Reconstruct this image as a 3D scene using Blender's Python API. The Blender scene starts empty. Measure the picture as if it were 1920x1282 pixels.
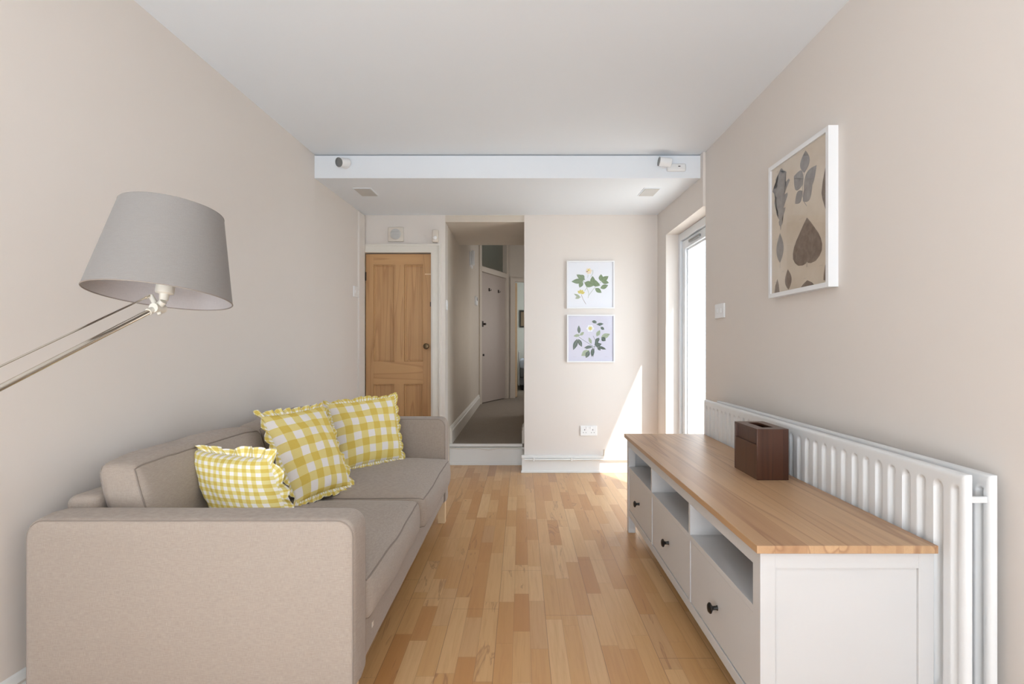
import bpy, bmesh, math, random
from mathutils import Vector, noise
R = math.radians
random.seed(7)
sc = bpy.context.scene
COL = sc.collection

# ------------------------------------------------------------------ camera
cam_d = bpy.data.cameras.new('camera'); cam = bpy.data.objects.new('camera', cam_d); COL.objects.link(cam)
EYE = 1.085
cam.location = (0, 0, EYE); cam.rotation_euler = (R(90), 0, 0)
cam_d.sensor_width = 36.0; cam_d.lens = 1025.0 / 1920 * 36
cam_d.shift_x = -17.0 / 1920; cam_d.shift_y = 9.0 / 1920
cam_d.clip_start = 0.05
sc.camera = cam

# ------------------------------------------------------------------ colour management
sc.view_settings.view_transform = 'Standard'
sc.view_settings.look = 'None'
sc.view_settings.gamma = 1.0
sc.view_settings.use_curve_mapping = False
sc.view_settings.exposure = 0.10

# ------------------------------------------------------------------ world, sun, daylight at the windows, added fill lamps
w = bpy.data.worlds.new('world'); sc.world = w; w.use_nodes = True
bg = w.node_tree.nodes['Background']
bg.inputs[0].default_value = (0.76, 0.88, 1.0, 1); bg.inputs[1].default_value = 5.0
sd = bpy.data.lights.new('sun', 'SUN'); sd.energy = 8.6; sd.angle = R(0.9); sd.color = (1.0, 0.97, 0.93)
sun = bpy.data.objects.new('sun', sd); COL.objects.link(sun)
sun.rotation_euler = Vector((-0.42, 0.84, -1.0)).to_track_quat('-Z', 'Y').to_euler()
sun.location = (4, -4, 8)

def area(name, loc, direction, sx, sy, power, col=(1, 1, 1)):
    d = bpy.data.lights.new(name, 'AREA'); d.shape = 'RECTANGLE'; d.size = sx; d.size_y = sy
    d.energy = power; d.color = col
    o = bpy.data.objects.new(name, d); COL.objects.link(o)
    o.location = loc; o.rotation_euler = Vector(direction).to_track_quat('-Z', 'Z').to_euler()
    return o
area('daylight_rear_window', (-0.5, -5.28, 1.25), (0.12, 1, 0.12), 1.8, 1.9, 18, (0.80, 0.91, 1.0))
area('fill_uplight_behind_camera', (-0.30, -1.9, 0.10), (0.08, 0.16, 1), 2.0, 3.0, 245, (0.82, 0.92, 1.0))  # added fill lamp just above the floor, aimed up to brighten the ceiling
area('fill_hall_near', (0.055, 6.35, 1.3), (-1, 0, 0.0), 0.8, 1.7, 2.6, (1.0, 0.98, 0.95))  # added fill lamp to brighten the hall wall; no doorway here
area('fill_hall_far', (0.95, 8.1, 1.5), (-1, 0, 0.0), 1.0, 1.6, 9, (0.98, 0.98, 1.0))  # added fill lamp for the dark hall end; no side room behind it
area('daylight_bedroom_window', (1.4, 11.6, 1.6), (-1, 0.1, -0.1), 1.2, 1.2, 20, (0.97, 1.0, 0.98))

# ------------------------------------------------------------------ shader helpers
def srgb(r, g, b):
    def f(c):
        c /= 255.0
        return c / 12.92 if c <= 0.04045 else ((c + 0.055) / 1.055) ** 2.4
    return (f(r), f(g), f(b), 1.0)

class NT:
    def __init__(s, name):
        s.m = bpy.data.materials.new(name); s.m.use_nodes = True
        s.t = s.m.node_tree; s.p = s.t.nodes['Principled BSDF']
        s.out = [n for n in s.t.nodes if n.type == 'OUTPUT_MATERIAL'][0]
    def n(s, typ): return s.t.nodes.new(typ)
    def l(s, a, b): s.t.links.new(a, b)
    def put(s, v, sock):
        if isinstance(v, (int, float)): sock.default_value = v
        elif isinstance(v, (tuple, list)): sock.default_value = v
        else: s.l(v, sock)
    def math(s, op, a, b=0.0, c=None):
        n = s.n('ShaderNodeMath'); n.operation = op
        s.put(a, n.inputs[0]); s.put(b, n.inputs[1])
        if c is not None: s.put(c, n.inputs[2])
        return n.outputs[0]
    def coords(s, kind='Object'):
        n = s.n('ShaderNodeTexCoord'); sep = s.n('ShaderNodeSeparateXYZ'); s.l(n.outputs[kind], sep.inputs[0])
        return sep.outputs
    def comb(s, x, y, z):
        n = s.n('ShaderNodeCombineXYZ'); s.put(x, n.inputs[0]); s.put(y, n.inputs[1]); s.put(z, n.inputs[2]); return n.outputs[0]
    def noise(s, vec, scale=1.0, detail=3.0, rough=0.5, dist=0.0):
        n = s.n('ShaderNodeTexNoise'); s.put(vec, n.inputs['Vector']); n.inputs['Scale'].default_value = scale
        n.inputs['Detail'].default_value = detail; n.inputs['Roughness'].default_value = rough
        n.inputs['Distortion'].default_value = dist
        return n.outputs['Fac']
    def white(s, vec):
        n = s.n('ShaderNodeTexWhiteNoise'); n.noise_dimensions = '3D'; s.put(vec, n.inputs['Vector']); return n.outputs['Value']
    def ramp(s, fac, stops):
        n = s.n('ShaderNodeValToRGB'); cr = n.color_ramp
        while len(cr.elements) < len(stops): cr.elements.new(0.5)
        for e, (p, c) in zip(cr.elements, stops): e.position = p; e.color = c
        s.put(fac, n.inputs[0]); return n.outputs[0]
    def mix(s, fac, a, b, mode='MIX'):
        n = s.n('ShaderNodeMix'); n.data_type = 'RGBA'; n.blend_type = mode
        s.put(fac, n.inputs[0]); s.put(a, n.inputs[6]); s.put(b, n.inputs[7]); return n.outputs[2]
    def bump(s, h, strength, dist=0.001):
        n = s.n('ShaderNodeBump'); s.put(h, n.inputs['Height']); n.inputs['Strength'].default_value = strength
        n.inputs['Distance'].default_value = dist; s.l(n.outputs[0], s.p.inputs['Normal'])
    def base(s, c): s.put(c, s.p.inputs['Base Color'])
    def rough(s, v): s.put(v, s.p.inputs['Roughness'])

MAT = {}
def plain(name, col, rough=0.5, metal=0.0, var=0.04, scale=8.0, bump=0.0, bscale=120.0, spec=None):
    t = NT(name); oc = t.n('ShaderNodeTexCoord').outputs['Object']
    f = t.noise(oc, scale, 3.0)
    dark = tuple(c * (1 - var) for c in col[:3]) + (1,)
    lite = tuple(min(1, c * (1 + var)) for c in col[:3]) + (1,)
    t.base(t.mix(f, dark, lite)); t.rough(rough); t.p.inputs['Metallic'].default_value = metal
    if spec is not None: t.p.inputs['Specular IOR Level'].default_value = spec
    if bump: t.bump(t.noise(oc, bscale, 2.0), bump)
    MAT[name] = t.m; return t.m

plain('wall_paint', srgb(228, 220, 213), 0.9, var=0.02, scale=1.3, bump=0.05, bscale=60, spec=0.2)
plain('ceiling_paint', srgb(237, 241, 246), 0.9, var=0.01, scale=1.0, spec=0.2)
plain('frame_white', srgb(236, 236, 237), 0.4, var=0.01)
plain('seam_thread', srgb(144, 132, 123), 0.9)
plain('gloss_white', srgb(236, 235, 232), 0.35, var=0.02)
plain('old_gloss', srgb(226, 220, 210), 0.45, var=0.05, scale=5)
plain('hall_paint', srgb(215, 204, 190), 0.9, var=0.03, spec=0.2)
plain('hall_door_paint', srgb(190, 176, 166), 0.6, var=0.03)
plain('upvc', srgb(232, 236, 240), 0.3, var=0.01)
plain('radiator_white', srgb(226, 226, 226), 0.35, var=0.015)
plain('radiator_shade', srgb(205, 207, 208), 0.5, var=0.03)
plain('furniture_white', srgb(208, 206, 205), 0.42, var=0.012)
plain('black_metal', srgb(30, 28, 27), 0.35, metal=0.3)
plain('brass_dark', srgb(92, 74, 52), 0.35, metal=0.8)
plain('iron_dark', srgb(60, 50, 42), 0.55, metal=0.5)
plain('plastic_white', srgb(238, 238, 238), 0.35, var=0.01)
plain('plastic_cream', srgb(222, 212, 200), 0.4, var=0.01)
plain('grey_lens', srgb(140, 142, 142), 0.2, metal=0.4)
plain('vent_grey', srgb(202, 200, 197), 0.7)
plain('dark_hole', srgb(40, 36, 34), 0.8)
plain('steel', srgb(215, 208, 196), 0.16, metal=1.0, var=0.01)
plain('shade_rim', srgb(150, 140, 132), 0.6)
plain('lamp_plastic', srgb(226, 222, 212), 0.4, var=0.01)
plain('beech', srgb(226, 196, 156), 0.5, var=0.08, scale=14)
plain('bedroom_paint', srgb(214, 214, 206), 0.9)
plain('bed_linen', srgb(205, 212, 225), 0.9, var=0.03)
plain('bed_grey', srgb(120, 120, 122), 0.9)
plain('picture_dark', srgb(50, 46, 40), 0.5)
plain('picture_tan', srgb(140, 120, 95), 0.7)
plain('patio', srgb(225, 222, 215), 0.9)
plain('fence_white', srgb(236, 236, 232), 0.9)
plain('paper_white', srgb(235, 236, 242), 0.8, var=0.01)
plain('paper_lilac', srgb(212, 210, 224), 0.8, var=0.01)
plain('leaf_green', srgb(124, 142, 108), 0.8, var=0.25, scale=60)
plain('leaf_dark', srgb(88, 102, 96), 0.8, var=0.3, scale=70)
plain('leaf_pale', srgb(166, 176, 152), 0.8, var=0.2, scale=60)
plain('stem_brown', srgb(150, 120, 105), 0.8, var=0.1)
plain('petal_cream', srgb(232, 216, 190), 0.8, var=0.1, scale=60)
plain('petal_yellow', srgb(214, 200, 110), 0.8, var=0.12, scale=60)
plain('ink_grey', srgb(150, 145, 142), 0.8)
plain('rubber_black', srgb(35, 35, 36), 0.7)
plain('tile_grout', srgb(200, 195, 190), 0.7)

def mat_carpet():
    t = NT('carpet_grey'); oc = t.n('ShaderNodeTexCoord').outputs['Object']
    f = t.noise(oc, 260, 3.0, 0.7); g = t.noise(oc, 6, 2.0)
    c = t.ramp(f, [(0.3, srgb(120, 108, 96)), (0.7, srgb(176, 164, 150))])
    t.base(t.mix(t.math('MULTIPLY', g, 0.3), c, srgb(130, 118, 106)))
    t.rough(1.0); t.bump(f, 0.5, 0.004); MAT['carpet_grey'] = t.m
mat_carpet()

def mat_linen(name, a, b):
    t = NT(name); x, y, z = t.coords()
    nx = t.noise(t.comb(t.math('MULTIPLY', x, 60), t.math('MULTIPLY', y, 60), t.math('MULTIPLY', z, 900)), 1.0, 2)
    ny = t.noise(t.comb(t.math('MULTIPLY', x, 900), t.math('MULTIPLY', y, 900), t.math('MULTIPLY', z, 60)), 1.0, 2)
    big = t.noise(t.comb(x, y, z), 5.0, 3)
    f = t.math('MULTIPLY', t.math('ADD', nx, ny), 0.5)
    c = t.ramp(f, [(0.35, a), (0.65, b)])
    c2 = t.mix(t.math('MULTIPLY', big, 0.25), c, a)
    t.base(c2); t.rough(0.95); t.p.inputs['Specular IOR Level'].default_value = 0.15
    try:
        t.p.inputs['Sheen Weight'].default_value = 0.15; t.p.inputs['Sheen Roughness'].default_value = 0.5
    except Exception: pass
    t.bump(f, 0.35, 0.0015); MAT[name] = t.m
mat_linen('sofa_linen', srgb(161, 147, 136), srgb(181, 168, 156))
mat_linen('shade_linen', srgb(144, 139, 135), srgb(152, 147, 143))
mat_linen('shade_lining', srgb(190, 184, 184), srgb(200, 194, 193))

def mat_gingham(name, period, white, mid, full, thread):
    t = NT(name); uvn = t.n('ShaderNodeUVMap'); sep = t.n('ShaderNodeSeparateXYZ'); t.l(uvn.outputs[0], sep.inputs[0])
    u, v = sep.outputs[0], sep.outputs[1]
    # slight waviness of the weave
    wob = t.math('MULTIPLY', t.math('SUBTRACT', t.noise(t.comb(u, v, 0.0), 6.0, 2), 0.5), period * 0.25)
    a = t.math('GREATER_THAN', t.math('FRACT', t.math('DIVIDE', t.math('ADD', u, wob), period)), 0.5)
    b = t.math('GREATER_THAN', t.math('FRACT', t.math('DIVIDE', t.math('ADD', v, wob), period)), 0.5)
    k = t.math('MULTIPLY', t.math('ADD', a, b), 0.5)
    c = t.ramp(k, [(0.0, white), (0.5, mid), (1.0, full)])
    th = t.noise(t.comb(t.math('MULTIPLY', u, 80), t.math('MULTIPLY', v, 1500), 0.0), 1.0, 2)
    t.base(t.mix(t.math('MULTIPLY', th, thread), c, srgb(246, 240, 214)))
    t.rough(0.95); t.p.inputs['Specular IOR Level'].default_value = 0.1
    t.bump(th, 0.25, 0.001)
    MAT[name] = t.m
mat_gingham('gingham_large', 0.083, srgb(244, 238, 236), srgb(236, 216, 134), srgb(226, 194, 74), 0.20)
mat_gingham('gingham_small', 0.029, srgb(248, 243, 240), srgb(233, 218, 146), srgb(222, 194, 88), 0.12)

def mat_floor():
    t = NT('oak_parquet'); x, y, z = t.coords()
    sw = 0.0637
    s = t.math('DIVIDE', t.math('SUBTRACT', x, 0.098), sw)
    i = t.math('FLOOR', s); fx = t.math('FRACT', s)
    bs = t.math('DIVIDE', s, 3.0); bi = t.math('FLOOR', bs); fb = t.math('FRACT', bs)
    r1 = t.white(t.comb(i, 3.7, 1.1)); r2 = t.white(t.comb(i, 9.1, 5.3))
    L = t.math('ADD', 0.26, t.math('MULTIPLY', r1, 0.30))
    v = t.math('ADD', t.math('DIVIDE', y, L), t.math('MULTIPLY', r2, 13.0))
    j = t.math('FLOOR', v); fv = t.math('FRACT', v)
    cell = t.comb(i, j, 2.0)
    rc = t.white(cell); rc2 = t.white(t.comb(i, j, 7.0)); rc3 = t.white(t.comb(j, i, 17.0))
    base = t.ramp(rc, [(0.0, srgb(192, 138, 84)), (0.2, srgb(202, 152, 98)), (0.45, srgb(210, 164, 110)),
                       (0.7, srgb(214, 170, 118)), (0.9, srgb(222, 182, 132)), (1.0, srgb(184, 136, 94))])
    off = t.math('MULTIPLY', rc2, 40.0)
    g1 = t.noise(t.comb(t.math('ADD', t.math('MULTIPLY', x, 75), off), t.math('MULTIPLY', y, 3.5), off), 1.0, 4, 0.6, 0.6)
    g2 = t.noise(t.comb(t.math('ADD', t.math('MULTIPLY', x, 300), off), t.math('MULTIPLY', y, 9.0), off), 1.0, 2, 0.6)
    g3 = t.noise(t.comb(t.math('ADD', t.math('MULTIPLY', x, 18), off), t.math('MULTIPLY', y, 2.2), off), 1.0, 3, 0.5, 1.5)
    c = t.mix(t.math('MULTIPLY', t.ramp(g1, [(0.45, (0, 0, 0, 1)), (0.75, (1, 1, 1, 1))]), 0.35), base, srgb(176, 122, 76))
    c = t.mix(t.math('MULTIPLY', g2, 0.22), c, srgb(186, 134, 88))
    # heart-wood streaks on some strips only
    streak = t.ramp(g3, [(0.60, (0, 0, 0, 1)), (0.64, (1, 1, 1, 1)), (0.67, (0.25, 0.25, 0.25, 1)), (0.8, (0.1, 0.1, 0.1, 1))])
    some = t.math('GREATER_THAN', rc3, 0.68)
    c = t.mix(t.math('MULTIPLY', t.math('MULTIPLY', streak, some), 0.5), c, srgb(140, 92, 62))
    # knots and specks
    vor = t.n('ShaderNodeTexVoronoi'); t.put(t.comb(t.math('MULTIPLY', x, 1.0), t.math('MULTIPLY', y, 0.6), 0.0), vor.inputs['Vector']); vor.inputs['Scale'].default_value = 4.0
    kn = t.math('LESS_THAN', vor.outputs['Distance'], 0.022)
    c = t.mix(t.math('MULTIPLY', kn, 0.6), c, srgb(110, 72, 48))
    # seams
    ex = t.math('MULTIPLY', t.math('MINIMUM', fx, t.math('SUBTRACT', 1.0, fx)), sw)
    ev = t.math('MULTIPLY', t.math('MINIMUM', fv, t.math('SUBTRACT', 1.0, fv)), L)
    eb = t.math('MULTIPLY', t.math('MINIMUM', fb, t.math('SUBTRACT', 1.0, fb)), sw * 3)
    l1 = t.math('MULTIPLY', t.math('LESS_THAN', t.math('MINIMUM', ex, ev), 0.0006), 0.35)
    # whole-board joints across the three strips
    rb = t.white(t.comb(bi, 4.4, 8.8)); vb = t.math('ADD', t.math('DIVIDE', y, 1.2), rb); fvb = t.math('FRACT', vb)
    evb = t.math('MULTIPLY', t.math('MINIMUM', fvb, t.math('SUBTRACT', 1.0, fvb)), 1.2)
    l2 = t.math('MULTIPLY', t.math('LESS_THAN', t.math('MINIMUM', eb, evb), 0.0011), 0.55)
    ln = t.math('MAXIMUM', l1, l2)
    c = t.mix(ln, c, srgb(105, 66, 40))
    t.base(c)
    t.rough(t.math('ADD', 0.26, t.math('MULTIPLY', g2, 0.12)))
    t.bump(t.math('SUBTRACT', t.math('MULTIPLY', g2, 0.15), ln), 0.25, 0.0008)
    MAT['oak_parquet'] = t.m
mat_floor()

def mat_wood(name, along, width, cols, streak, rough=0.4, strips=True, sd=0.0, gfreq=1.0):
    """pine or walnut boards; along = axis index of the grain"""
    t = NT(name); c3 = t.coords()
    al = c3[along]; ot = [c3[k] for k in range(3) if k != along]
    ac, th = ot[0], ot[1]
    if along == 2: ac, th = c3[0], c3[1]
    s = t.math('DIVIDE', t.math('ADD', ac, 10.0 + sd), width) if strips else 5.0
    i = t.math('FLOOR', s) if strips else 5.0
    rc = t.white(t.comb(i, 2.0 + sd, 1.0))
    off = t.math('MULTIPLY', rc, 30.0)
    base = t.ramp(rc, [(0.0, cols[0]), (0.5, cols[1]), (1.0, cols[2])])
    # long waves of grain
    wv = t.noise(t.comb(t.math('ADD', t.math('MULTIPLY', ac, 9 * gfreq), off), t.math('MULTIPLY', al, 0.45), t.math('ADD', t.math('MULTIPLY', th, 6), off)), 1.0, 1, 0.5, 0.15)
    rings = t.math('FRACT', t.math('MULTIPLY', wv, 6.0))
    rg = t.ramp(rings, [(0.0, (0, 0, 0, 1)), (0.80, (0.25, 0.25, 0.25, 1)), (0.93, (1, 1, 1, 1)), (1.0, (0, 0, 0, 1))])
    fine = t.noise(t.comb(t.math('ADD', t.math('MULTIPLY', ac, 260), off), t.math('MULTIPLY', al, 6), t.math('MULTIPLY', th, 260)), 1.0, 2, 0.6)
    big = t.noise(t.comb(t.math('ADD', t.math('MULTIPLY', ac, 22), off), t.math('MULTIPLY', al, 0.9), off), 1.0, 2, 0.5, 0.8)
    c = t.mix(t.math('MULTIPLY', rg, 0.55), base, streak)
    c = t.mix(t.math('MULTIPLY', t.ramp(big, [(0.55, (0, 0, 0, 1)), (0.68, (1, 1, 1, 1))]), 0.35), c, streak)
    c = t.mix(t.math('MULTIPLY', fine, 0.25), c, streak)
    if strips:
        fr = t.math('FRACT', s); e = t.math('MULTIPLY', t.math('MINIMUM', fr, t.math('SUBTRACT', 1.0, fr)), width)
        c = t.mix(t.math('MULTIPLY', t.math('LESS_THAN', e, 0.0007), 0.4), c, streak)
    t.base(c); t.rough(rough); t.bump(fine, 0.1, 0.0006)
    MAT[name] = t.m
mat_wood('pine_door', 2, 0.11, [srgb(198, 154, 104), srgb(204, 161, 112), srgb(212, 171, 124)], srgb(160, 112, 68), 0.5, strips=False)
mat_wood('pine_door_rail', 0, 0.2, [srgb(202, 158, 108), srgb(208, 165, 116), srgb(214, 173, 126)], srgb(164, 116, 72), 0.5, strips=False, sd=3)
mat_wood('console_top_wood', 1, 0.083, [srgb(190, 150, 112), srgb(202, 164, 124), srgb(212, 176, 136)], srgb(138, 94, 66), 0.40, sd=0.4)
mat_wood('walnut', 2, 0.04, [srgb(72, 42, 30), srgb(80, 48, 34), srgb(90, 56, 40)], srgb(44, 24, 16), 0.28, strips=True, sd=1.0)

def mat_glass(name, tint=(1, 1, 1, 1), rough=0.0, opaque=0.0):
    t = NT(name); t.t.nodes.remove(t.p)
    tr = t.n('ShaderNodeBsdfTransparent'); tr.inputs[0].default_value = tint
    gl = t.n('ShaderNodeBsdfGlossy'); gl.inputs['Roughness'].default_value = 0.02
    fr = t.n('ShaderNodeFresnel'); fr.inputs[0].default_value = 1.45
    # a pane is two surfaces: the mirror sheen sits on the outward faces only
    ge = t.n('ShaderNodeNewGeometry'); k = t.math('MULTIPLY', fr.outputs[0], t.math('SUBTRACT', 1.0, ge.outputs['Backfacing']))
    mx = t.n('ShaderNodeMixShader'); t.l(k, mx.inputs[0]); t.l(tr.outputs[0], mx.inputs[1]); t.l(gl.outputs[0], mx.inputs[2])
    last = mx.outputs[0]
    if opaque:
        df = t.n('ShaderNodeBsdfTranslucent'); df.inputs[0].default_value = tint
        m2 = t.n('ShaderNodeMixShader'); m2.inputs[0].default_value = opaque; t.l(last, m2.inputs[1]); t.l(df.outputs[0], m2.inputs[2]); last = m2.outputs[0]
    t.l(last, t.out.inputs[0]); MAT[name] = t.m
mat_glass('clear_glass'); mat_glass('frosted_glass', (0.92, 0.93, 0.91, 1), opaque=0.6)
def mat_shade():
    # fabric shade lets a little light through
    for nm in ('shade_linen', 'shade_lining'):
        m = MAT[nm]; nt = m.node_tree; p = nt.nodes['Principled BSDF']
        tl = nt.nodes.new('ShaderNodeBsdfTranslucent'); tl.inputs[0].default_value = srgb(220, 214, 208)
        mx = nt.nodes.new('ShaderNodeMixShader'); mx.inputs[0].default_value = 0.12
        out = [n for n in nt.nodes if n.type == 'OUTPUT_MATERIAL'][0]
        nt.links.new(p.outputs[0], mx.inputs[1]); nt.links.new(tl.outputs[0], mx.inputs[2]); nt.links.new(mx.outputs[0], out.inputs[0])
mat_shade()

# ------------------------------------------------------------------ mesh helpers
def new_bm(): return bmesh.new()
def box(bm, x0, x1, y0, y1, z0, z1, bev=0.0, seg=2):
    r = bmesh.ops.create_cube(bm, size=1.0); vs = r['verts']
    for v in vs:
        v.co = Vector(((x0 + x1) / 2 + v.co.x * (x1 - x0), (y0 + y1) / 2 + v.co.y * (y1 - y0), (z0 + z1) / 2 + v.co.z * (z1 - z0)))
    if bev > 0:
        es = list({e for v in vs for e in v.link_edges})
        bmesh.ops.bevel(bm, geom=es, offset=bev, segments=seg, affect='EDGES', profile=0.5)
    return bm
def prism(bm, pts, z0, z1, axis='z'):
    """extrude polygon; axis z: pts are (x,y); axis y: pts are (x,z); axis x: pts are (y,z)"""
    def P(p, h):
        return {'z': (p[0], p[1], h), 'y': (p[0], h, p[1]), 'x': (h, p[0], p[1])}[axis]
    a = [bm.verts.new(P(p, z0)) for p in pts]; b = [bm.verts.new(P(p, z1)) for p in pts]
    fs = [bm.faces.new(a), bm.faces.new(b)]
    n = len(pts)
    for k in range(n): fs.append(bm.faces.new((a[k], a[(k + 1) % n], b[(k + 1) % n], b[k])))
    bmesh.ops.recalc_face_normals(bm, faces=fs)
    return bm
def tube(bm, pts, r, n=10, closed=False, caps=True):
    pts = [Vector(p) for p in pts]; rings = []
    m = len(pts); prev = None
    for k, p in enumerate(pts):
        if closed: d = (pts[(k + 1) % m] - pts[k - 1]).normalized()
        else: d = (pts[min(k + 1, m - 1)] - pts[max(k - 1, 0)]).normalized()
        if prev is None:
            a = d.orthogonal().normalized()
        else:
            a = (prev - d * prev.dot(d)).normalized()
        prev = a; b = d.cross(a)
        rr = r[k] if isinstance(r, (list, tuple)) else r
        rings.append([bm.verts.new(p + (a * math.cos(2 * math.pi * q / n) + b * math.sin(2 * math.pi * q / n)) * rr) for q in range(n)])
    fs = []
    for k in range(m if closed else m - 1):
        A, B = rings[k], rings[(k + 1) % m]
        for q in range(n): fs.append(bm.faces.new((A[q], A[(q + 1) % n], B[(q + 1) % n], B[q])))
    if caps and not closed:
        fs.append(bm.faces.new(rings[0][::-1])); fs.append(bm.faces.new(rings[-1]))
    bmesh.ops.recalc_face_normals(bm, faces=fs)
    return bm
def lathe(bm, prof, origin, axis, n=32, close=True):
    """prof: list of (radius, height) along axis"""
    o = Vector(origin); ax = Vector(axis).normalized(); a = ax.orthogonal().normalized(); b = ax.cross(a)
    rings = []
    for (r, h) in prof:
        rings.append([bm.verts.new(o + ax * h + (a * math.cos(2 * math.pi * q / n) + b * math.sin(2 * math.pi * q / n)) * max(r, 1e-5)) for q in range(n)])
    fs = []
    for k in range(len(prof) - 1):
        A, B = rings[k], rings[k + 1]
        for q in range(n): fs.append(bm.faces.new((A[q], A[(q + 1) % n], B[(q + 1) % n], B[q])))
    if close:
        fs.append(bm.faces.new(rings[0])); fs.append(bm.faces.new(rings[-1]))
    bmesh.ops.recalc_face_normals(bm, faces=fs)
    return bm
def rrect(x0, x1, z0, z1, r, n=6, rb=None):
    """rounded rectangle outline; rb = radius of the two bottom corners"""
    rb = r if rb is None else rb
    pts = []
    for (cx, cz, a0, rr) in ((x1 - r, z1 - r, 0, r), (x0 + r, z1 - r, 90, r), (x0 + rb, z0 + rb, 180, rb), (x1 - rb, z0 + rb, 270, rb)):
        for k in range(n + 1):
            a = R(a0 + 90 * k / n); pts.append((cx + rr * math.cos(a), cz + rr * math.sin(a)))
    return pts
def obj(name, bm, mat, parent=None, smooth=False, angle=40):
    me = bpy.data.meshes.new(name); bm.to_mesh(me); bm.free()
    mats = mat if isinstance(mat, (list, tuple)) else [mat]
    for m in mats: me.materials.append(MAT[m])
    if smooth:
        me.polygons.foreach_set('use_smooth', [True] * len(me.polygons))
        try: me.set_sharp_from_angle(angle=R(angle))
        except Exception: pass
    o = bpy.data.objects.new(name, me); COL.objects.link(o)
    if parent: o.parent = parent; o.matrix_parent_inverse = parent.matrix_world.inverted() if False else o.matrix_parent_inverse
    return o
def tag(o, label=None, cat=None, group=None, kind=None):
    if label: o['label'] = label
    if cat: o['category'] = cat
    if group: o['group'] = group
    if kind: o['kind'] = kind
    return o
def thing(name, label, cat, loc=(0, 0, 0), group=None):
    """Empty at the base; the parts are built in room coordinates and keep their place"""
    o = bpy.data.objects.new(name, None); COL.objects.link(o); o.location = loc; o.empty_display_size = 0.05
    tag(o, label, cat, group); return o
def part(name, bm, mat, parent, smooth=False, angle=40, label=None):
    o = obj(name, bm, mat, None, smooth, angle); o.parent = parent
    # world offset of the chain of parents
    off = Vector((0, 0, 0)); q = parent
    while q is not None: off += Vector(q.location); q = q.parent
    me = o.data
    for v in me.vertices: v.co -= off
    if label: o['label'] = label
    return o
def struct(name, bm, mat, smooth=False, label=None, cat=None):
    o = obj(name, bm, mat, None, smooth); o['kind'] = 'structure'
    if label: o['label'] = label
    if cat: o['category'] = cat
    return o
def bx(*a, **k): return box(new_bm(), *a, **k)
def multi(*boxes, bev=0.0):
    bm = new_bm()
    for b in boxes: box(bm, *b, bev=bev)
    return bm

# ------------------------------------------------------------------ the room
ZC = 2.35           # main ceiling
ZT = 3.10           # top of the shell
D_BEAM, D_DOORW, D_PIER = 3.60, 4.74, 4.73
D_STEP = 5.03; ZH = 0.19; HX = -0.657

struct('floor', bx(-2.0, 1.476, -5.6, D_STEP + 0.02, -0.12, 0.0), 'oak_parquet', label='strip parquet floor of short warm honey oak blocks', cat='floor')
bm = new_bm(); prism(bm, [(-1.36, D_DOORW + 0.2), (-1.36, D_BEAM), (-1.5725, -2.65), (-1.66, -5.3), (-1.66, -5.6), (-2.0, -5.6), (-2.0, D_DOORW + 0.2)], 0, ZT)
struct('wall_left', bm, 'wall_paint', label='plain pale pinkish cream wall behind the sofa', cat='wall')
# right wall: near part, thin part in front of the glazing, lintel over the garden door, far pier
bm = new_bm()
box(bm, 1.198, 1.50, -5.6, 2.95, 0, ZT); box(bm, 1.198, 1.262, 2.95, 3.55, 0, ZT)
box(bm, 1.262, 1.476, 2.95, 3.55, 1.955, ZT)
struct('wall_right', bm, 'wall_paint', label='cream wall with the radiators and the leaf print', cat='wall')
bm = new_bm()
box(bm, 1.181, 1.34, 3.55, 4.456, 1.997, ZT); box(bm, 1.34, 1.476, 3.55, 4.456, 1.955, ZT)
box(bm, 1.181, 1.476, 4.456, 5.3, 0, ZT)
struct('wall_right', bm, 'wall_paint', label='cream wall round the garden door opening', cat='wall')
bm = new_bm(); box(bm, 0.028, 1.190, D_PIER, 5.3, 0, ZT)
struct('wall_back', bm, 'wall_paint', label='bright cream end wall that carries the two square flower prints', cat='wall')
bm = new_bm()
box(bm, -1.9, HX, D_DOORW, 4.90, 1.900, ZT); box(bm, -0.768, HX, D_DOORW, 4.90, 0, 1.900)
box(bm, -1.9, -0.768, 4.86, 4.90, 0, 1.9)
struct('wall_back', bm, 'wall_paint', label='cream wall section around and above the pine door', cat='wall')
# rear wall with its large window (behind the camera)
bm = new_bm()
box(bm, -2.0, -1.33, -5.6, -5.32, 0, ZT); box(bm, 0.97, 1.5, -5.6, -5.32, 0, ZT)
box(bm, -1.33, 0.97, -5.6, -5.32, 0, 0.30); box(bm, -1.33, 0.97, -5.6, -5.32, 2.2, ZT)
struct('wall_rear', bm, 'wall_paint')
w1 = tag(obj('window_1', multi((-1.33, -1.27, -5.48, -5.40, 0.3, 2.2), (0.91, 0.97, -5.48, -5.40, 0.3, 2.2), (-1.27, 0.91, -5.48, -5.40, 0.3, 0.36),
     (-1.27, 0.91, -5.48, -5.40, 2.14, 2.2), (-0.21, -0.15, -5.48, -5.40, 0.36, 2.14)), 'upvc'), kind='structure')
part('window_pane', multi((-1.27, -0.21, -5.445, -5.439, 0.36, 2.14), (-0.15, 0.91, -5.445, -5.439, 0.36, 2.14)), 'clear_glass', w1)
# unseen slab, added as eaves to keep the high sun off the rear window
struct('trim_1', bx(-2.2, 1.9, -7.3, -5.6, 2.35, 2.45), 'fence_white')
struct('ceiling', bx(-2.0, 1.5, -5.6, D_BEAM + 0.02, ZC, ZT), 'ceiling_paint', label='smooth white main ceiling', cat='ceiling')
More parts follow.
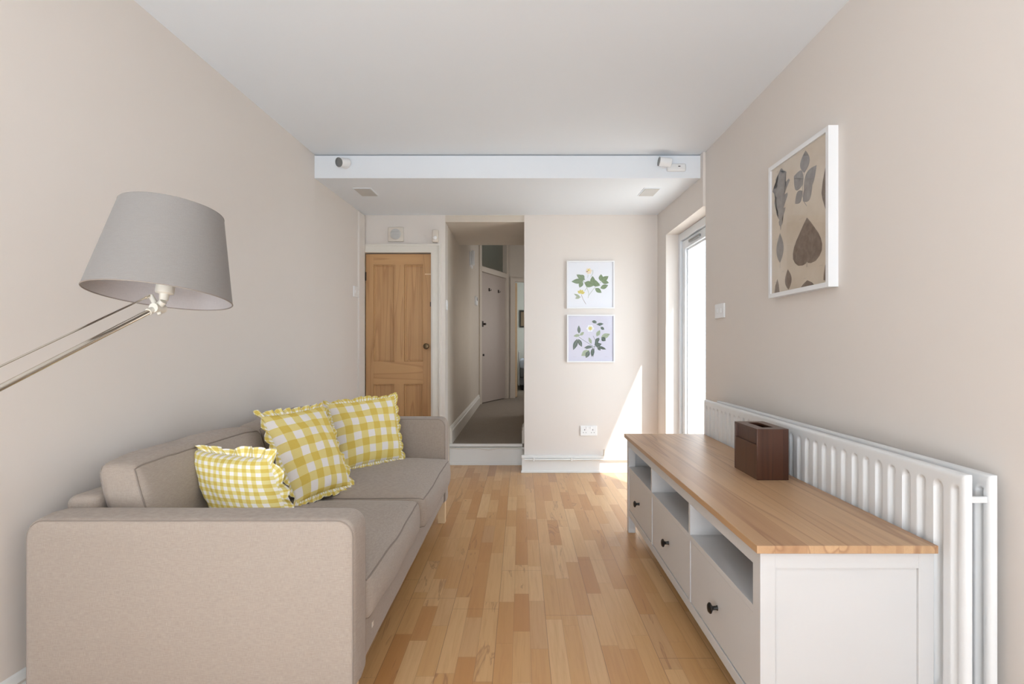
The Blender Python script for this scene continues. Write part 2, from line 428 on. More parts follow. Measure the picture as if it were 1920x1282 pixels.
# dropped beam and the lower ceiling beyond it
bm = new_bm()
prism(bm, [(D_BEAM, 2.343), (D_BEAM, 2.195), (D_DOORW + 0.01, 2.227), (D_DOORW + 0.01, ZT), (D_BEAM + 0.02, ZT), (D_BEAM + 0.02, 2.343)], -1.36, 1.185, axis='x')
struct('ceiling', bm, 'ceiling_paint', label='white dropped beam with the lower ceiling beyond it', cat='ceiling')

# hall soffit, high hall ceiling, hall walls, carpeted hall floor, riser
struct('ceiling', bx(HX, 0.6, D_DOORW + 0.005, 5.82, 2.167, ZT), 'hall_paint', label='low soffit over the start of the hall', cat='ceiling')
struct('ceiling', bx(HX - 0.4, 2.6, 5.82, 13.3, 3.02, ZT + 0.05), 'ceiling_paint', label='high ceiling of the dark hall', cat='ceiling')
bm = new_bm(); box(bm, HX - 0.2, HX, 4.90, 8.55, 0, ZT)
struct('wall_left', bm, 'hall_paint', label='beige left wall of the hall', cat='wall')
bm = new_bm(); box(bm, 0.062, 0.20, 5.3, 7.2, 0, ZT); box(bm, 0.2, 1.2, 7.05, 7.2, 0, ZT); box(bm, 1.0, 1.2, 7.2, 9.6, 0, ZT)
struct('wall_right', bm, 'hall_paint', label='beige right wall of the hall', cat='wall')
struct('floor', bx(HX, 1.3, D_STEP, 9.62, -0.1, ZH), 'carpet_grey', label='grey brown carpet of the raised hall', cat='floor')
struct('trim_2', multi((HX, 0.028, D_STEP - 0.012, D_STEP - 0.001, 0.0, ZH - 0.028), (HX, 0.012, D_STEP - 0.022, D_STEP + 0.006, ZH - 0.02, ZH + 0.004),
       (HX, 0.02, D_STEP - 0.02, D_STEP - 0.010, 0.0, 0.02)), 'gloss_white', label='white painted riser of the step up to the hall', cat='step')
cab = new_bm(); pts = []
for k in range(41):
    u = k / 40; x = HX + 0.01 + u * 0.665
    z = ZH - 0.03 - 0.012 * math.sin(max(0, (u - .35)) * 9) * math.exp(-((u - .52) / .13) ** 2) * 1.6 - 0.004 * math.sin(u * 9)
    pts.append((x, D_STEP - 0.0155, z - 0.006))
tube(cab, pts, 0.0028, 6)
tag(obj('electric_cable', cab, 'plastic_cream', smooth=True), 'thin white cable running along the top of the hall step', 'cable')
# hall skirting
def skirting(name, pts, z0, h, t, mat, label=None, moulded=True):
    """pts: run of (x,y) on the wall face, room to the left of the run"""
    bm = new_bm()
    prof = [(0, 0), (t, 0), (t, h * 0.72), (t * 0.55, h * 0.80), (t * 0.75, h * 0.86), (t * 0.3, h * 0.97), (0, h)] if moulded else [(0, 0), (t, 0), (t, h - 0.006), (t * .6, h), (0, h)]
    rows = []
    P = [Vector((p[0], p[1], 0)) for p in pts]
    for k, p in enumerate(P):
        ns = []
        if k > 0: d = (P[k] - P[k - 1]).normalized(); ns.append(Vector((-d.y, d.x, 0)))
        if k < len(P) - 1: d = (P[k + 1] - P[k]).normalized(); ns.append(Vector((-d.y, d.x, 0)))
        n = sum(ns, Vector((0, 0, 0))).normalized(); n = n / max(0.3, n.dot(ns[0]))
        rows.append([bm.verts.new(p + n * a + Vector((0, 0, z0 + b))) for a, b in prof])
    fs = []
    for k in range(len(rows) - 1):
        for q in range(len(prof)):
            fs.append(bm.faces.new((rows[k][q], rows[k][(q + 1) % len(prof)], rows[k + 1][(q + 1) % len(prof)], rows[k + 1][q])))
    fs.append(bm.faces.new(rows[0])); fs.append(bm.faces.new(rows[-1][::-1]))
    bmesh.ops.recalc_face_normals(bm, faces=fs)
    return struct(name, bm, mat, label=label, cat='skirting board')
skirting('baseboard_hall', [(HX, 8.45), (HX, D_STEP + 0.001)], ZH, 0.16, 0.022, 'old_gloss', 'cream moulded skirting along the left of the hall')
skirting('baseboard_left', [(-1.36, D_DOORW - 0.002), (-1.36, D_BEAM), (-1.5725, -2.65), (-1.655, -5.3)], 0, 0.162, 0.020, 'gloss_white', 'white moulded skirting behind the sofa')
skirting('baseboard_right', [(1.198, -5.3), (1.198, 3.55)], 0, 0.14, 0.016, 'gloss_white', 'white skirting under the radiators', moulded=False)
bm = new_bm()
box(bm, 0.006, 1.175, D_PIER - 0.022, D_PIER - 0.001, 0, 0.125, bev=0.002)
box(bm, 0.002, 1.175, D_PIER - 0.030, D_PIER - 0.001, 0.125, 0.152, bev=0.004)
box(bm, 0.000, 1.175, D_PIER - 0.030, D_PIER - 0.001, 0, 0.018, bev=0.003)
box(bm, 0.008, 0.0275, D_PIER - 0.002, D_STEP - 0.03, 0, 0.15, bev=0.003)
struct('baseboard_back', bm, 'gloss_white', label='white boxed skirting under the flower prints', cat='skirting board')
pp = thing('heating_pipe', 'white painted pipe running along the top of the end wall skirting', 'pipe', (0.04, D_PIER - 0.04, 0.125))
bm = new_bm(); tube(bm, [(0.03, D_PIER - 0.042, 0.117), (1.15, D_PIER - 0.042, 0.119)], 0.0075, 10); part('pipe_run', bm, 'gloss_white', pp, True)
for xx in (0.10, 0.425):
    part('pipe_clip', bx(xx, xx + 0.014, D_PIER - 0.052, D_PIER - 0.028, 0.106, 0.134, bev=0.003), 'gloss_white', pp)
bm = new_bm(); tube(bm, [(0.712, D_PIER - 0.045, 0.152), (0.712, D_PIER - 0.045, 0.205)], [0.010, 0.007], 10)
part('valve', bm, 'plastic_cream', pp, True)
skirting('baseboard_hall', [(0.028, D_STEP + 0.03), (0.028, 5.29)], ZH, 0.16, 0.020, 'old_gloss', 'short piece of cream skirting beside the hall step, right of it')

# ---- pine door with its white frame
y0 = D_DOORW + 0.005
struct('trim_3', multi((-1.36, -0.706, D_DOORW - 0.022, D_DOORW + 0.0, 1.900, 1.957), (-1.36, -0.706, D_DOORW - 0.030, D_DOORW, 1.957, 1.972),
      (-0.766, -0.706, D_DOORW - 0.022, D_DOORW, 0, 1.9), (-0.706, -0.694, D_DOORW - 0.030, D_DOORW, 0, 1.972), (-0.780, -0.766, D_DOORW - 0.012, D_DOORW + 0.06, 0, 1.9)), 'old_gloss',
      label='cream painted architrave round the pine door', cat='door frame')
struct('trim_4', multi((-1.366, -1.345, 4.55, D_DOORW - 0.031, 0.16, 2.21),), 'wall_paint', label='boxed edge of the wall beside the pine door', cat='trim')
DL, DR, DZ = -1.352, -0.782, 1.892
yf = y0 + 0.012
door = struct('door_1', bx(DL, DR, yf + 0.022, yf + 0.036, 0.01, DZ), 'pine_door', label='stripped pine four panel door with a dark round knob', cat='door')
st = [DL, DL + 0.068, DR - 0.072, DR]
mu = (DL + 0.248, DL + 0.335)
for (a, b) in ((st[0], st[1]), (st[2], st[3])):
    part('stile', bx(a, b, yf, yf + 0.036, 0.01, DZ, bev=0.0015), 'pine_door', door)
part('muntin', bx(mu[0], mu[1], yf + 0.0005, yf + 0.034, 0.957, 1.798), 'pine_door', door)
part('muntin', bx(mu[0], mu[1], yf + 0.0005, yf + 0.034, 0.20, 0.762), 'pine_door', door)
for (a, b) in ((0.01, 0.20), (0.762, 0.957), (1.798, DZ)):
    part('rail', bx(st[1], st[2], yf + 0.0005, yf + 0.034, a, b), 'pine_door_rail', door)
for (xa, xb) in ((st[1], mu[0]), (mu[1], st[2])):
    for (za, zb) in ((0.957, 1.798), (0.20, 0.762)):
        bm = new_bm()
        m = 0.012
        for (p, q, r_, s_) in ((xa, xb, za, za + m), (xa, xb, zb - m, zb), (xa, xa + m, za + m, zb - m), (xb - m, xb, za + m, zb - m)):
            box(bm, p, q, yf + 0.008, yf + 0.022, r_, s_, bev=0.004)
        part('panel_moulding', bm, 'pine_door', door)
bm = new_bm(); lathe(bm, [(0.020, 0), (0.020, 0.006), (0.009, 0.008), (0.009, 0.03), (0.022, 0.036), (0.026, 0.046), (0.022, 0.056), (0.0, 0.060)], (DR - 0.038, yf, 1.085 - (649 - 650) * 0.0046), (0, -1, 0), 24)
part('door_knob', bm, 'brass_dark', door, True)
part('hinge', bx(DL - 0.004, DL + 0.006, yf - 0.008, yf + 0.001, 1.66, 1.735, bev=0.001), 'iron_dark', door)
part('repair_patch', bx(DR - 0.055, DR + 0.001, yf - 0.0015, yf + 0.01, 1.712, 1.722), 'beech', door, label='pale wood repair strip')
part('lock_plate', bx(DR - 0.010, DR - 0.001, yf - 0.002, yf + 0.002, 1.435, 1.475), 'iron_dark', door)

# ---- glazed garden door in the right wall
gd = struct('door_2', multi((1.282, 1.352, 4.408, 4.456, 0.02, 1.997), (1.282, 1.352, 3.0, 3.05, 0.02, 1.955), (1.282, 1.352, 3.05, 4.408, 1.935, 1.996 - 0.001),
      (1.282, 1.40, 3.0, 4.456, 0.0, 0.03), bev=0.003), 'upvc', label='white glazed garden door seen edge on in its deep opening', cat='door')
def ring(x0, x1, ya, yb, za, zb, wd, wt, wb, bev=0.004):
    return multi((x0, x1, ya, ya + wd, za, zb), (x0, x1, yb - wd, yb, za, zb), (x0, x1, ya + wd, yb - wd, zb - wt, zb), (x0, x1, ya + wd, yb - wd, za, za + wb), bev=bev)
lf = part('door_leaf', ring(1.300, 1.368, 3.052, 4.404, 0.035, 1.932, 0.07, 0.07, 0.09), 'upvc', gd)
part('glass', bx(1.330, 1.338, 3.122, 4.334, 0.125, 1.862), 'clear_glass', lf)
part('glazing_bead', ring(1.318, 1.330, 3.122, 4.334, 0.125, 1.862, 0.014, 0.014, 0.014, 0.002), 'upvc', lf)
part('closer', bx(1.285, 1.300, 3.95, 4.20, 1.885, 1.905, bev=0.003), 'grey_lens', lf)
struct('trim_5', bx(1.176, 1.40, 3.551, 4.455, -0.001, 0.018), 'upvc', label='white sill of the garden door', cat='sill')
struct('trim_6', bx(-8, 14, -14, 16, -0.35, -0.25), 'patio')
# outdoors: patio wall
struct('trim_7', bx(1.48, 6, -1, 7, -0.25, -0.10), 'patio', label='pale sunlit patio outside the garden door', cat='patio')
bm = new_bm()
for k in range(46):
    yy = -1 + k * 0.17; box(bm, 4.4, 4.43, yy, yy + 0.15, -0.1, 1.0)
box(bm, 4.43, 4.48, -1, 6.9, 0.1, 0.2); box(bm, 4.43, 4.48, -1, 6.9, 0.75, 0.85)
tag(obj('garden_fence', bm, 'fence_white'), 'pale low board fence outside beyond the garden door', 'fence')

# ---- hall end: angled door, door frame, transom, bedroom opening
A = Vector((-0.657, 8.50, 0)); B = Vector((-0.235, 9.54, 0))
dv = (B - A).normalized(); nv = Vector((dv.y, -dv.x, 0))   # towards the camera side
def slab(bm, s0, s1, t0, t1, z0, z1):
    """box in the plane of the angled hall wall: s along it, t towards the camera"""
    P = [A + dv * s + nv * t for s, t in ((s0, t0), (s1, t0), (s1, t1), (s0, t1))]
    prism(bm, [(p.x, p.y) for p in P], z0, z1); return bm
def slabs(*a):
    bm = new_bm()
    for q in a: slab(bm, *q)
    return bm
LW = (B - A).length
s0, s1 = 0.07, LW - 0.09
struct('wall_end', slabs((0.0, s0, -0.15, 0, 0, ZT), (s1, LW, -0.15, 0, 0, ZT), (s0, s1, -0.15, 0, 2.27, 2.36), (s0, s1, -0.15, 0, 2.95, ZT)), 'hall_paint', label='angled end wall of the hall', cat='wall')
struct('trim_8', slabs((0.0, s0, 0, 0.02, ZH, 2.95), (s1, s1 + 0.055, 0, 0.025, ZH, 2.95), (s1 + .055, s1 + 0.07, 0, 0.035, ZH, 2.95), (s0, s1, 0, 0.022, 2.27, 2.345)), 'hall_paint', label='painted frame of the angled hall door', cat='door frame')
hd = struct('door_3', slabs((s0 + .004, s1 - 0.004, -0.045, -0.008, ZH + 0.012, 2.262)), 'hall_door_paint', label='flat painted grey beige door at the end of the hall', cat='door')
bm = new_bm(); slab(bm, s0 + 0.015, s0 + 0.075, -0.008, 0.012, 1.40, 1.49)
part('rim_lock', bm, 'iron_dark', hd)
def on_slab(s, t, z): p = A + dv * s + nv * t; return (p.x, p.y, z)
bm = new_bm(); tube(bm, [on_slab(s0 + 0.11, -0.008, 1.445), on_slab(s0 + 0.11, 0.035, 1.445)], 0.016, 12); part('door_knob', bm, 'iron_dark', hd, True)
bm = new_bm(); tube(bm, [on_slab(s0 + 0.10, -0.008, 0.955), on_slab(s0 + 0.10, 0.006, 0.955)], 0.018, 12); part('keyhole_cover', bm, 'dark_hole', hd, True)
for sx, zz in ((0.30, 1.985), (0.66, 1.99)):
    bm = new_bm(); slab(bm, s0 + sx, s0 + sx + 0.03, -0.008, 0.004, zz, zz + 0.05); tube(bm, [on_slab(s0 + sx + .015, 0, zz + .02), on_slab(s0 + sx + .015, 0.03, zz + .01), on_slab(s0 + sx + .015, 0.035, zz + .03)], 0.004, 8)
    part('coat_hook', bm, 'iron_dark', hd)
bm = slabs((s0, s1, -0.06, -0.052, 2.36, 2.95))
struct('window_2', bm, 'frosted_glass', label='pale frosted pane over the angled hall door', cat='window')
# bedroom front wall with its opening
struct('wall_end', multi((-0.235, -0.105, 9.54, 9.64, 0, ZT), (0.72, 1.2, 9.54, 9.64, 0, ZT), (-0.105, 0.72, 9.54, 9.64, 2.22, ZT)), 'hall_paint', label='hall end wall beside the bedroom doorway', cat='wall')
struct('trim_9', multi((-0.175, -0.105, 9.518, 9.54, ZH, 2.285), (-0.105, 0.72, 9.518, 9.54, 2.22, 2.285), (-0.185, -0.175, 9.51, 9.54, ZH, 2.295), (-0.19, -0.10, 9.505, 9.54, ZH, ZH + 0.26)), 'hall_paint', label='painted frame of the bedroom doorway', cat='door frame')
struct('door_4', bx(-0.104, -0.07, 9.64, 10.35, ZH + 0.01, 2.21), 'beech', label='edge of the open bedroom door', cat='door')
struct('floor', bx(-1.0, 2.6, 9.62, 13.3, -0.1, ZH - 0.001), 'carpet_grey', label='bedroom carpet beyond the doorway', cat='floor')
struct('wall_bedroom', multi((-0.35, 2.6, 13.2, 13.3, 0, ZT), (-0.45, -0.35, 9.64, 13.3, 0, ZT), (2.5, 2.6, 9.64, 13.3, 0, ZT), (1.2, 2.6, 9.54, 9.64, 0, ZT), (-0.45, -0.235, 9.60, 9.64, 0, ZT)), 'bedroom_paint', label='pale green bedroom wall', cat='wall')
# close off the void left of the angled wall so no light leaks in
struct('wall_end', multi((-1.0, -0.857, 8.3, 9.7, 0, ZT), (-0.9, -0.35, 9.66, 9.72, 0, ZT), (-0.9, -0.857, 4.9, 8.4, 0, ZT)), 'bedroom_paint')
pf = thing('framed_picture', 'small dark framed picture on the bedroom wall, seen through the doorway', 'picture', (0.02, 13.19, 1.6))
part('frame', multi((-0.04, 0.38, 13.17, 13.198, 1.93, 1.965), (-0.04, 0.38, 13.17, 13.198, 1.55, 1.585), (-0.04, -0.005, 13.17, 13.198, 1.585, 1.93), (0.345, 0.38, 13.17, 13.198, 1.585, 1.93)), 'picture_dark', pf)
part('print', bx(-0.005, 0.345, 13.185, 13.197, 1.585, 1.93), 'picture_tan', pf)
bd = thing('bed', 'bed with pale bluish sheets in the bedroom beyond the hall', 'bed', (0.8, 12.0, ZH))
part('headboard', bx(-0.06, -0.03, 11.2, 12.9, ZH + 0.1, 0.98, bev=0.01), 'furniture_white', bd)
part('mattress', bx(-0.02, 1.6, 11.2, 12.9, 0.45, 0.66, bev=0.04, seg=3), 'bed_grey', bd, True)
part('duvet', bx(-0.025, 1.62, 11.18, 12.9, 0.64, 0.82, bev=0.05, seg=3), 'bed_linen', bd, True)
part('bed_base', bx(-0.02, 1.6, 11.22, 12.88, 0.30, 0.45), 'bed_grey', bd)
for (xx, yy) in ((0.0, 11.25), (1.5, 11.25), (0.0, 12.8), (1.5, 12.8)):
    part('leg', bx(xx, xx + 0.05, yy, yy + 0.05, ZH, 0.30), 'dark_hole', bd)

# ------------------------------------------------------------------ fittings on walls and ceiling
def switch(name, label, cat, loc, face, w_, h_, n_rock=1, mat='plastic_white'):
    t = thing(name, label, cat, loc)
    x, y, z = loc
    if face == 'y':   # plate on a wall facing -Y
        part('plate', bx(x - w_ / 2, x + w_ / 2, y - 0.010, y, z - h_ / 2, z + h_ / 2, bev=0.003), mat, t)
        for k in range(n_rock):
            cx = x + (k - (n_rock - 1) / 2) * w_ / (n_rock + 0.5)
            part('rocker', bx(cx - 0.008, cx + 0.008, y - 0.014, y - 0.009, z - 0.013, z + 0.013, bev=0.002), mat, t)
    else:
        sg = 1 if face == '-x' else -1     # plate faces -X (right wall) or +X (left wall)
        xa, xb = sorted((x, x - sg * 0.010)); part('plate', bx(xa, xb, y - w_ / 2, y + w_ / 2, z - h_ / 2, z + h_ / 2, bev=0.003), mat, t)
        for k in range(n_rock):
            cy = y + (k - (n_rock - 1) / 2) * w_ / (n_rock + 0.5)
            xa, xb = sorted((x - sg * 0.009, x - sg * 0.014)); part('rocker', bx(xa, xb, cy - 0.008, cy + 0.008, z - 0.013, z + 0.013, bev=0.002), mat, t)
    return t
switch('light_switch', 'white double light switch on the right wall beyond the leaf print', 'switch', (1.198, 3.28, 1.30), '-x', 0.147, 0.086, 2)
switch('light_switch', 'white light switch on the left wall beside the pine door', 'switch', (-1.36, 4.50, 1.535), '+x', 0.15, 0.088, 2)
switch('light_switch', 'small pale switch on the hall corner right of the pine door', 'switch', (HX, 4.80, 1.45), '+x', 0.07, 0.085, 1)
# double socket
so = thing('wall_socket', 'white double plug socket low on the end wall under the flower prints', 'socket', (0.584, D_PIER, 0.36))
part('plate', bx(0.512, 0.656, D_PIER - 0.011, D_PIER, 0.317, 0.403, bev=0.003), 'plastic_white', so)
for cx in (0.549, 0.619):
    sg = -1 if cx < 0.58 else 1
    part('rocker', bx(cx - sg * 0.018 - 0.006, cx - sg * 0.018 + 0.006, D_PIER - 0.015, D_PIER - 0.010, 0.376, 0.396, bev=0.001), 'plastic_white', so)
    part('pin_holes', multi((cx - 0.003, cx + 0.003, D_PIER - 0.0115, D_PIER - 0.0105, 0.364, 0.373), (cx - 0.015, cx - 0.008, D_PIER - 0.0115, D_PIER - 0.0105, 0.342, 0.346), (cx + 0.008, cx + 0.015, D_PIER - 0.0115, D_PIER - 0.0105, 0.342, 0.346)), 'dark_hole', so)
# round-in-square alarm sounder, sensor
al = thing('alarm_sounder', 'white square unit with a round grille above the pine door', 'alarm', (-1.083, D_DOORW, 1.98))
part('housing', bx(-1.150, -1.016, D_DOORW - 0.022, D_DOORW, 1.995, 2.118, bev=0.005), 'plastic_cream', al)
bm = new_bm(); lathe(bm, [(0.046, 0.0), (0.046, 0.004), (0.042, 0.007), (0.0, 0.009)], (-1.083, D_DOORW - 0.022, 2.058), (0, -1, 0), 32); part('grille', bm, 'vent_grey', al, True)
bm = new_bm()
for k in range(5): box(bm, -1.115, -1.051, D_DOORW - 0.0325, D_DOORW - 0.030, 2.032 + k * 0.012, 2.035 + k * 0.012)
part('grille_slots', bm, 'vent_grey', al)
ps = thing('motion_sensor', 'small white motion sensor right above the pine door frame', 'sensor', (-0.74, D_DOORW, 2.0))
part('body', bx(-0.768, -0.712, D_DOORW - 0.045, D_DOORW, 1.985, 2.095, bev=0.012, seg=3), 'plastic_cream', ps, True)
bm = new_bm(); lathe(bm, [(0.018, 0), (0.016, 0.006), (0.010, 0.010), (0, 0.011)], (-0.74, D_DOORW - 0.043, 2.02), (0, -1, -0.2), 20); part('lens', bm, 'plastic_white', ps, True)
# hall fittings
c1 = thing('entry_phone', 'pale wall phone panel high on the left hall wall', 'entry phone', (HX, 7.1, 2.1))
part('panel', bx(HX, HX + 0.02, 6.95, 7.25, 2.12, 2.30, bev=0.004), 'plastic_white', c1); part('handset', bx(HX + 0.02, HX + 0.06, 7.0, 7.06, 2.13, 2.32, bev=0.01), 'plastic_white', c1); part('slot', bx(HX + 0.0195, HX + 0.022, 7.12, 7.2, 2.16, 2.28), 'dark_hole', c1)
c2 = thing('thermostat', 'white thermostat on the left hall wall below the entry phone', 'thermostat', (HX, 7.8, 1.7))
part('body', bx(HX, HX + 0.03, 7.72, 7.92, 1.68, 1.80, bev=0.005), 'plastic_white', c2); part('screen', bx(HX + 0.029, HX + 0.032, 7.76, 7.88, 1.745, 1.79), 'grey_lens', c2)

# ceiling speakers / vents in the lower ceiling
def low_ceiling_z(y): return 2.195 + (y - D_BEAM) * (2.227 - 2.195) / (D_DOORW + 0.01 - D_BEAM)
def vent(label, x0, x1):
    z = low_ceiling_z(3.95)
    t = thing('ceiling_vent', label, 'vent', ((x0 + x1) / 2, 3.95, z), 'square plates in the lower ceiling')
    bm = new_bm()
    def fr(xa, xb, ya, yb, h, bmx):
        vs = []
        for (xx, yy) in ((xa, ya), (xb, ya), (xb, yb), (xa, yb)):
            zz = low_ceiling_z(yy); vs.append((xx, yy, zz))
        a = [bmx.verts.new(v) for v in vs]; b = [bmx.verts.new((v[0], v[1], v[2] - h)) for v in vs]
        fs = [bmx.faces.new(a), bmx.faces.new(b[::-1])] + [bmx.faces.new((a[k], a[(k + 1) % 4], b[(k + 1) % 4], b[k])) for k in range(4)]
        bmesh.ops.recalc_face_normals(bmx, faces=fs)
    fr(x0, x1, 3.84, 4.06, 0.004, bm); part('frame', bm, 'ceiling_paint', t)
    bm = new_bm(); fr(x0 + 0.008, x1 - 0.008, 3.85, 4.05, 0.007, bm); part('plate', bm, 'vent_grey', t)
vent('square grey plate in the lower ceiling above the pine door', -1.185, -1.055)
vent('square pale plate in the lower ceiling near the garden door', 0.865, 0.985)
# spot lights on the beam
def spot(label, base, aim, plate=True):
    t = thing('spot_light', label, 'spotlight', base, 'small spotlights on the beam')
    b = Vector(base); a = Vector(aim).normalized()
    bm = new_bm(); lathe(bm, [(0.030, 0), (0.030, 0.006), (0.024, 0.010), (0.0, 0.010)], base, (0, -1, 0), 24); part('mount', bm, 'plastic_white', t, True)
    e = b + Vector((0, -0.040, 0)); bm = new_bm(); tube(bm, [b, e], 0.008, 10); part('neck', bm, 'plastic_white', t, True)
    bm = new_bm(); lathe(bm, [(0.020, -0.04), (0.028, -0.036), (0.029, 0.035), (0.027, 0.040)], e, a, 28); part('body', bm, 'plastic_white', t, True)
    bm = new_bm(); lathe(bm, [(0.029, 0.0), (0.030, 0.002), (0.030, 0.005), (0.024, 0.005), (0.024, 0.001)], e + a * 0.040, a, 28, close=False); r_ = part('bezel', bm, 'grey_lens', t, True)
    bm = new_bm(); lathe(bm, [(0.024, 0), (0.012, 0.002), (0.0, 0.003)], e + a * 0.041, a, 24); part('lens', bm, 'grey_lens', t, True)
    return t
spot('round white spotlight on the beam at the sofa side', (-1.155, D_BEAM, 2.285), (-0.45, -0.85, -0.25))
s2 = spot('white spotlight on the beam at the garden door side, turned sideways', (0.94, D_BEAM, 2.287), (-1.0, 0.0, 0.12))
bx_ = thing('beam_sensor', 'flat white box with a dark dot on the beam beside the sideways spotlight', 'sensor', (1.02, D_BEAM, 2.24))
part('body', bx(0.955, 1.08, D_BEAM - 0.028, D_BEAM, 2.235, 2.285, bev=0.010, seg=3), 'plastic_white', bx_, True)
part('indicator', bx(1.027, 1.041, D_BEAM - 0.0295, D_BEAM - 0.027, 2.262, 2.267), 'dark_hole', bx_)

# ------------------------------------------------------------------ pictures
def leaf_pts(cx, cy, L, W, ang, n=14, tip=1.0, kind='leaf'):
    out = []
    for k in range(n + 1):
        u = k / n; w_ = W / 2 * (math.sin(math.pi * u ** (tip * .9))) ** 1.0 if 0 < u < 1 else 0
        out.append((u * L, w_))
    up = out; dn = [(a, -b) for a, b in out[1:-1]][::-1]
    ca, sa = math.cos(R(ang)), math.sin(R(ang))
    return [(cx + a * ca - b * sa, cy + a * sa + b * ca) for a, b in up + dn]
class Art:
    """flat printed shapes, placed a hair in front of the paper; uv in metres from the picture centre"""
    def __init__(s, to3): s.bm = new_bm(); s.to3 = to3; s.mats = []; s.lift = 0.0
    def poly(s, pts, mat):
        if mat not in s.mats: s.mats.append(mat)
        s.lift += 0.000012
        vs = [s.bm.verts.new(s.to3(u, v, 0.0004 + s.lift)) for u, v in pts]
        f = s.bm.faces.new(vs); f.material_index = s.mats.index(mat)
        bmesh.ops.triangulate(s.bm, faces=[f])
    def leaf(s, cx, cy, L, W, ang, mat, tip=1.0, vein=None):
        s.poly(leaf_pts(cx, cy, L, W, ang, tip=tip), mat)
        if vein: s.line([(cx, cy), (cx + L * .9 * math.cos(R(ang)), cy + L * .9 * math.sin(R(ang)))], 0.0012, vein)
    def line(s, pts, wd, mat):
        for (a, b) in zip(pts[:-1], pts[1:]):
            d = Vector((b[0] - a[0], b[1] - a[1])); 
            if d.length < 1e-6: continue
            d.normalize(); n = Vector((-d.y, d.x)) * wd / 2
            s.poly([(a[0] + n.x, a[1] + n.y), (b[0] + n.x, b[1] + n.y), (b[0] - n.x, b[1] - n.y), (a[0] - n.x, a[1] - n.y)], mat)
def square_print(label, xc, zc, size, paper, draw):
    yb = D_PIER; h = size / 2
    t = thing('framed_print', label, 'picture', (xc, yb, zc - h), 'square flower prints on the end wall')
    fw = 0.011
    part('frame', multi((xc - h, xc + h, yb - 0.022, yb, zc + h - fw, zc + h), (xc - h, xc + h, yb - 0.022, yb, zc - h, zc - h + fw),
         (xc - h, xc - h + fw, yb - 0.022, yb, zc - h + fw, zc + h - fw), (xc + h - fw, xc + h, yb - 0.022, yb, zc - h + fw, zc + h - fw)), 'frame_white', t)
    part('paper', bx(xc - h + fw, xc + h - fw, yb - 0.012, yb - 0.001, zc - h + fw, zc + h - fw), paper, t)
    art = Art(lambda u, v, l: (xc + u, yb - 0.012 - l, zc + v)); draw(art)
    part('flower_drawing', art.bm, art.mats, t)
    part('glass', bx(xc - h + fw, xc + h - fw, yb - 0.0175, yb - 0.0155, zc - h + fw, zc + h - fw), 'clear_glass', t)
def d1(a):
    G, P_ = 'leaf_green', 'leaf_pale'
    # coordinates read off a 541-px wide view of a 0.41 m picture: centre (318,330)
    k = 0.41 / 541
    def q(x, y): return ((x - 318) * k, (330 - y) * k)
    for pts in ([(265, 550), (235, 500), (212, 440)], [(290, 480), (300, 430), (275, 360), (240, 290)], [(300, 450), (350, 380), (400, 330), (450, 290)], [(285, 250), (290, 215)], [(285, 355), (250, 400)], [(150, 470), (210, 470)], [(320, 240), (345, 200), (345, 160)]):
        a.line([q(*p) for p in pts], 0.003, 'stem_brown' if pts[0][0] < 270 else P_)
    for (x, y, L, W, an, m) in ((255, 275, 115, 55, 148, G), (240, 285, 140, 58, 184, G), (225, 290, 80, 50, 245, G), (215, 215, 60, 40, 300, G), (250, 305, 105, 72, -22, G), (345, 345, 115, 60, 92, G), (325, 300, 110, 62, -20, G), (400, 350, 95, 50, 120, G),
                               (435, 290, 80, 52, 88, G), (440, 290, 100, 55, 35, G), (440, 290, 90, 45, -12, G), (430, 370, 95, 50, 22, G), (370, 370, 90, 50, -35, G), (200, 470, 80, 26, 152, P_), (200, 475, 60, 22, 190, P_)):
        u, v = q(x, y); a.leaf(u, v, L * k, W * k, an, m, vein=P_)
    for an in range(0, 360, 60): u, v = q(298, 175); a.leaf(u, v, 38 * k, 34 * k, an + 10, 'petal_cream')
    u, v = q(290, 175); a.leaf(u, v, 26 * k, 22 * k, 60, 'petal_yellow'); a.leaf(u, v, 24 * k, 14 * k, 200, 'stem_brown')
    for an in (60, 100, 140, 20): u, v = q(208, 430); a.leaf(u, v, 48 * k, 30 * k, an, 'petal_yellow')
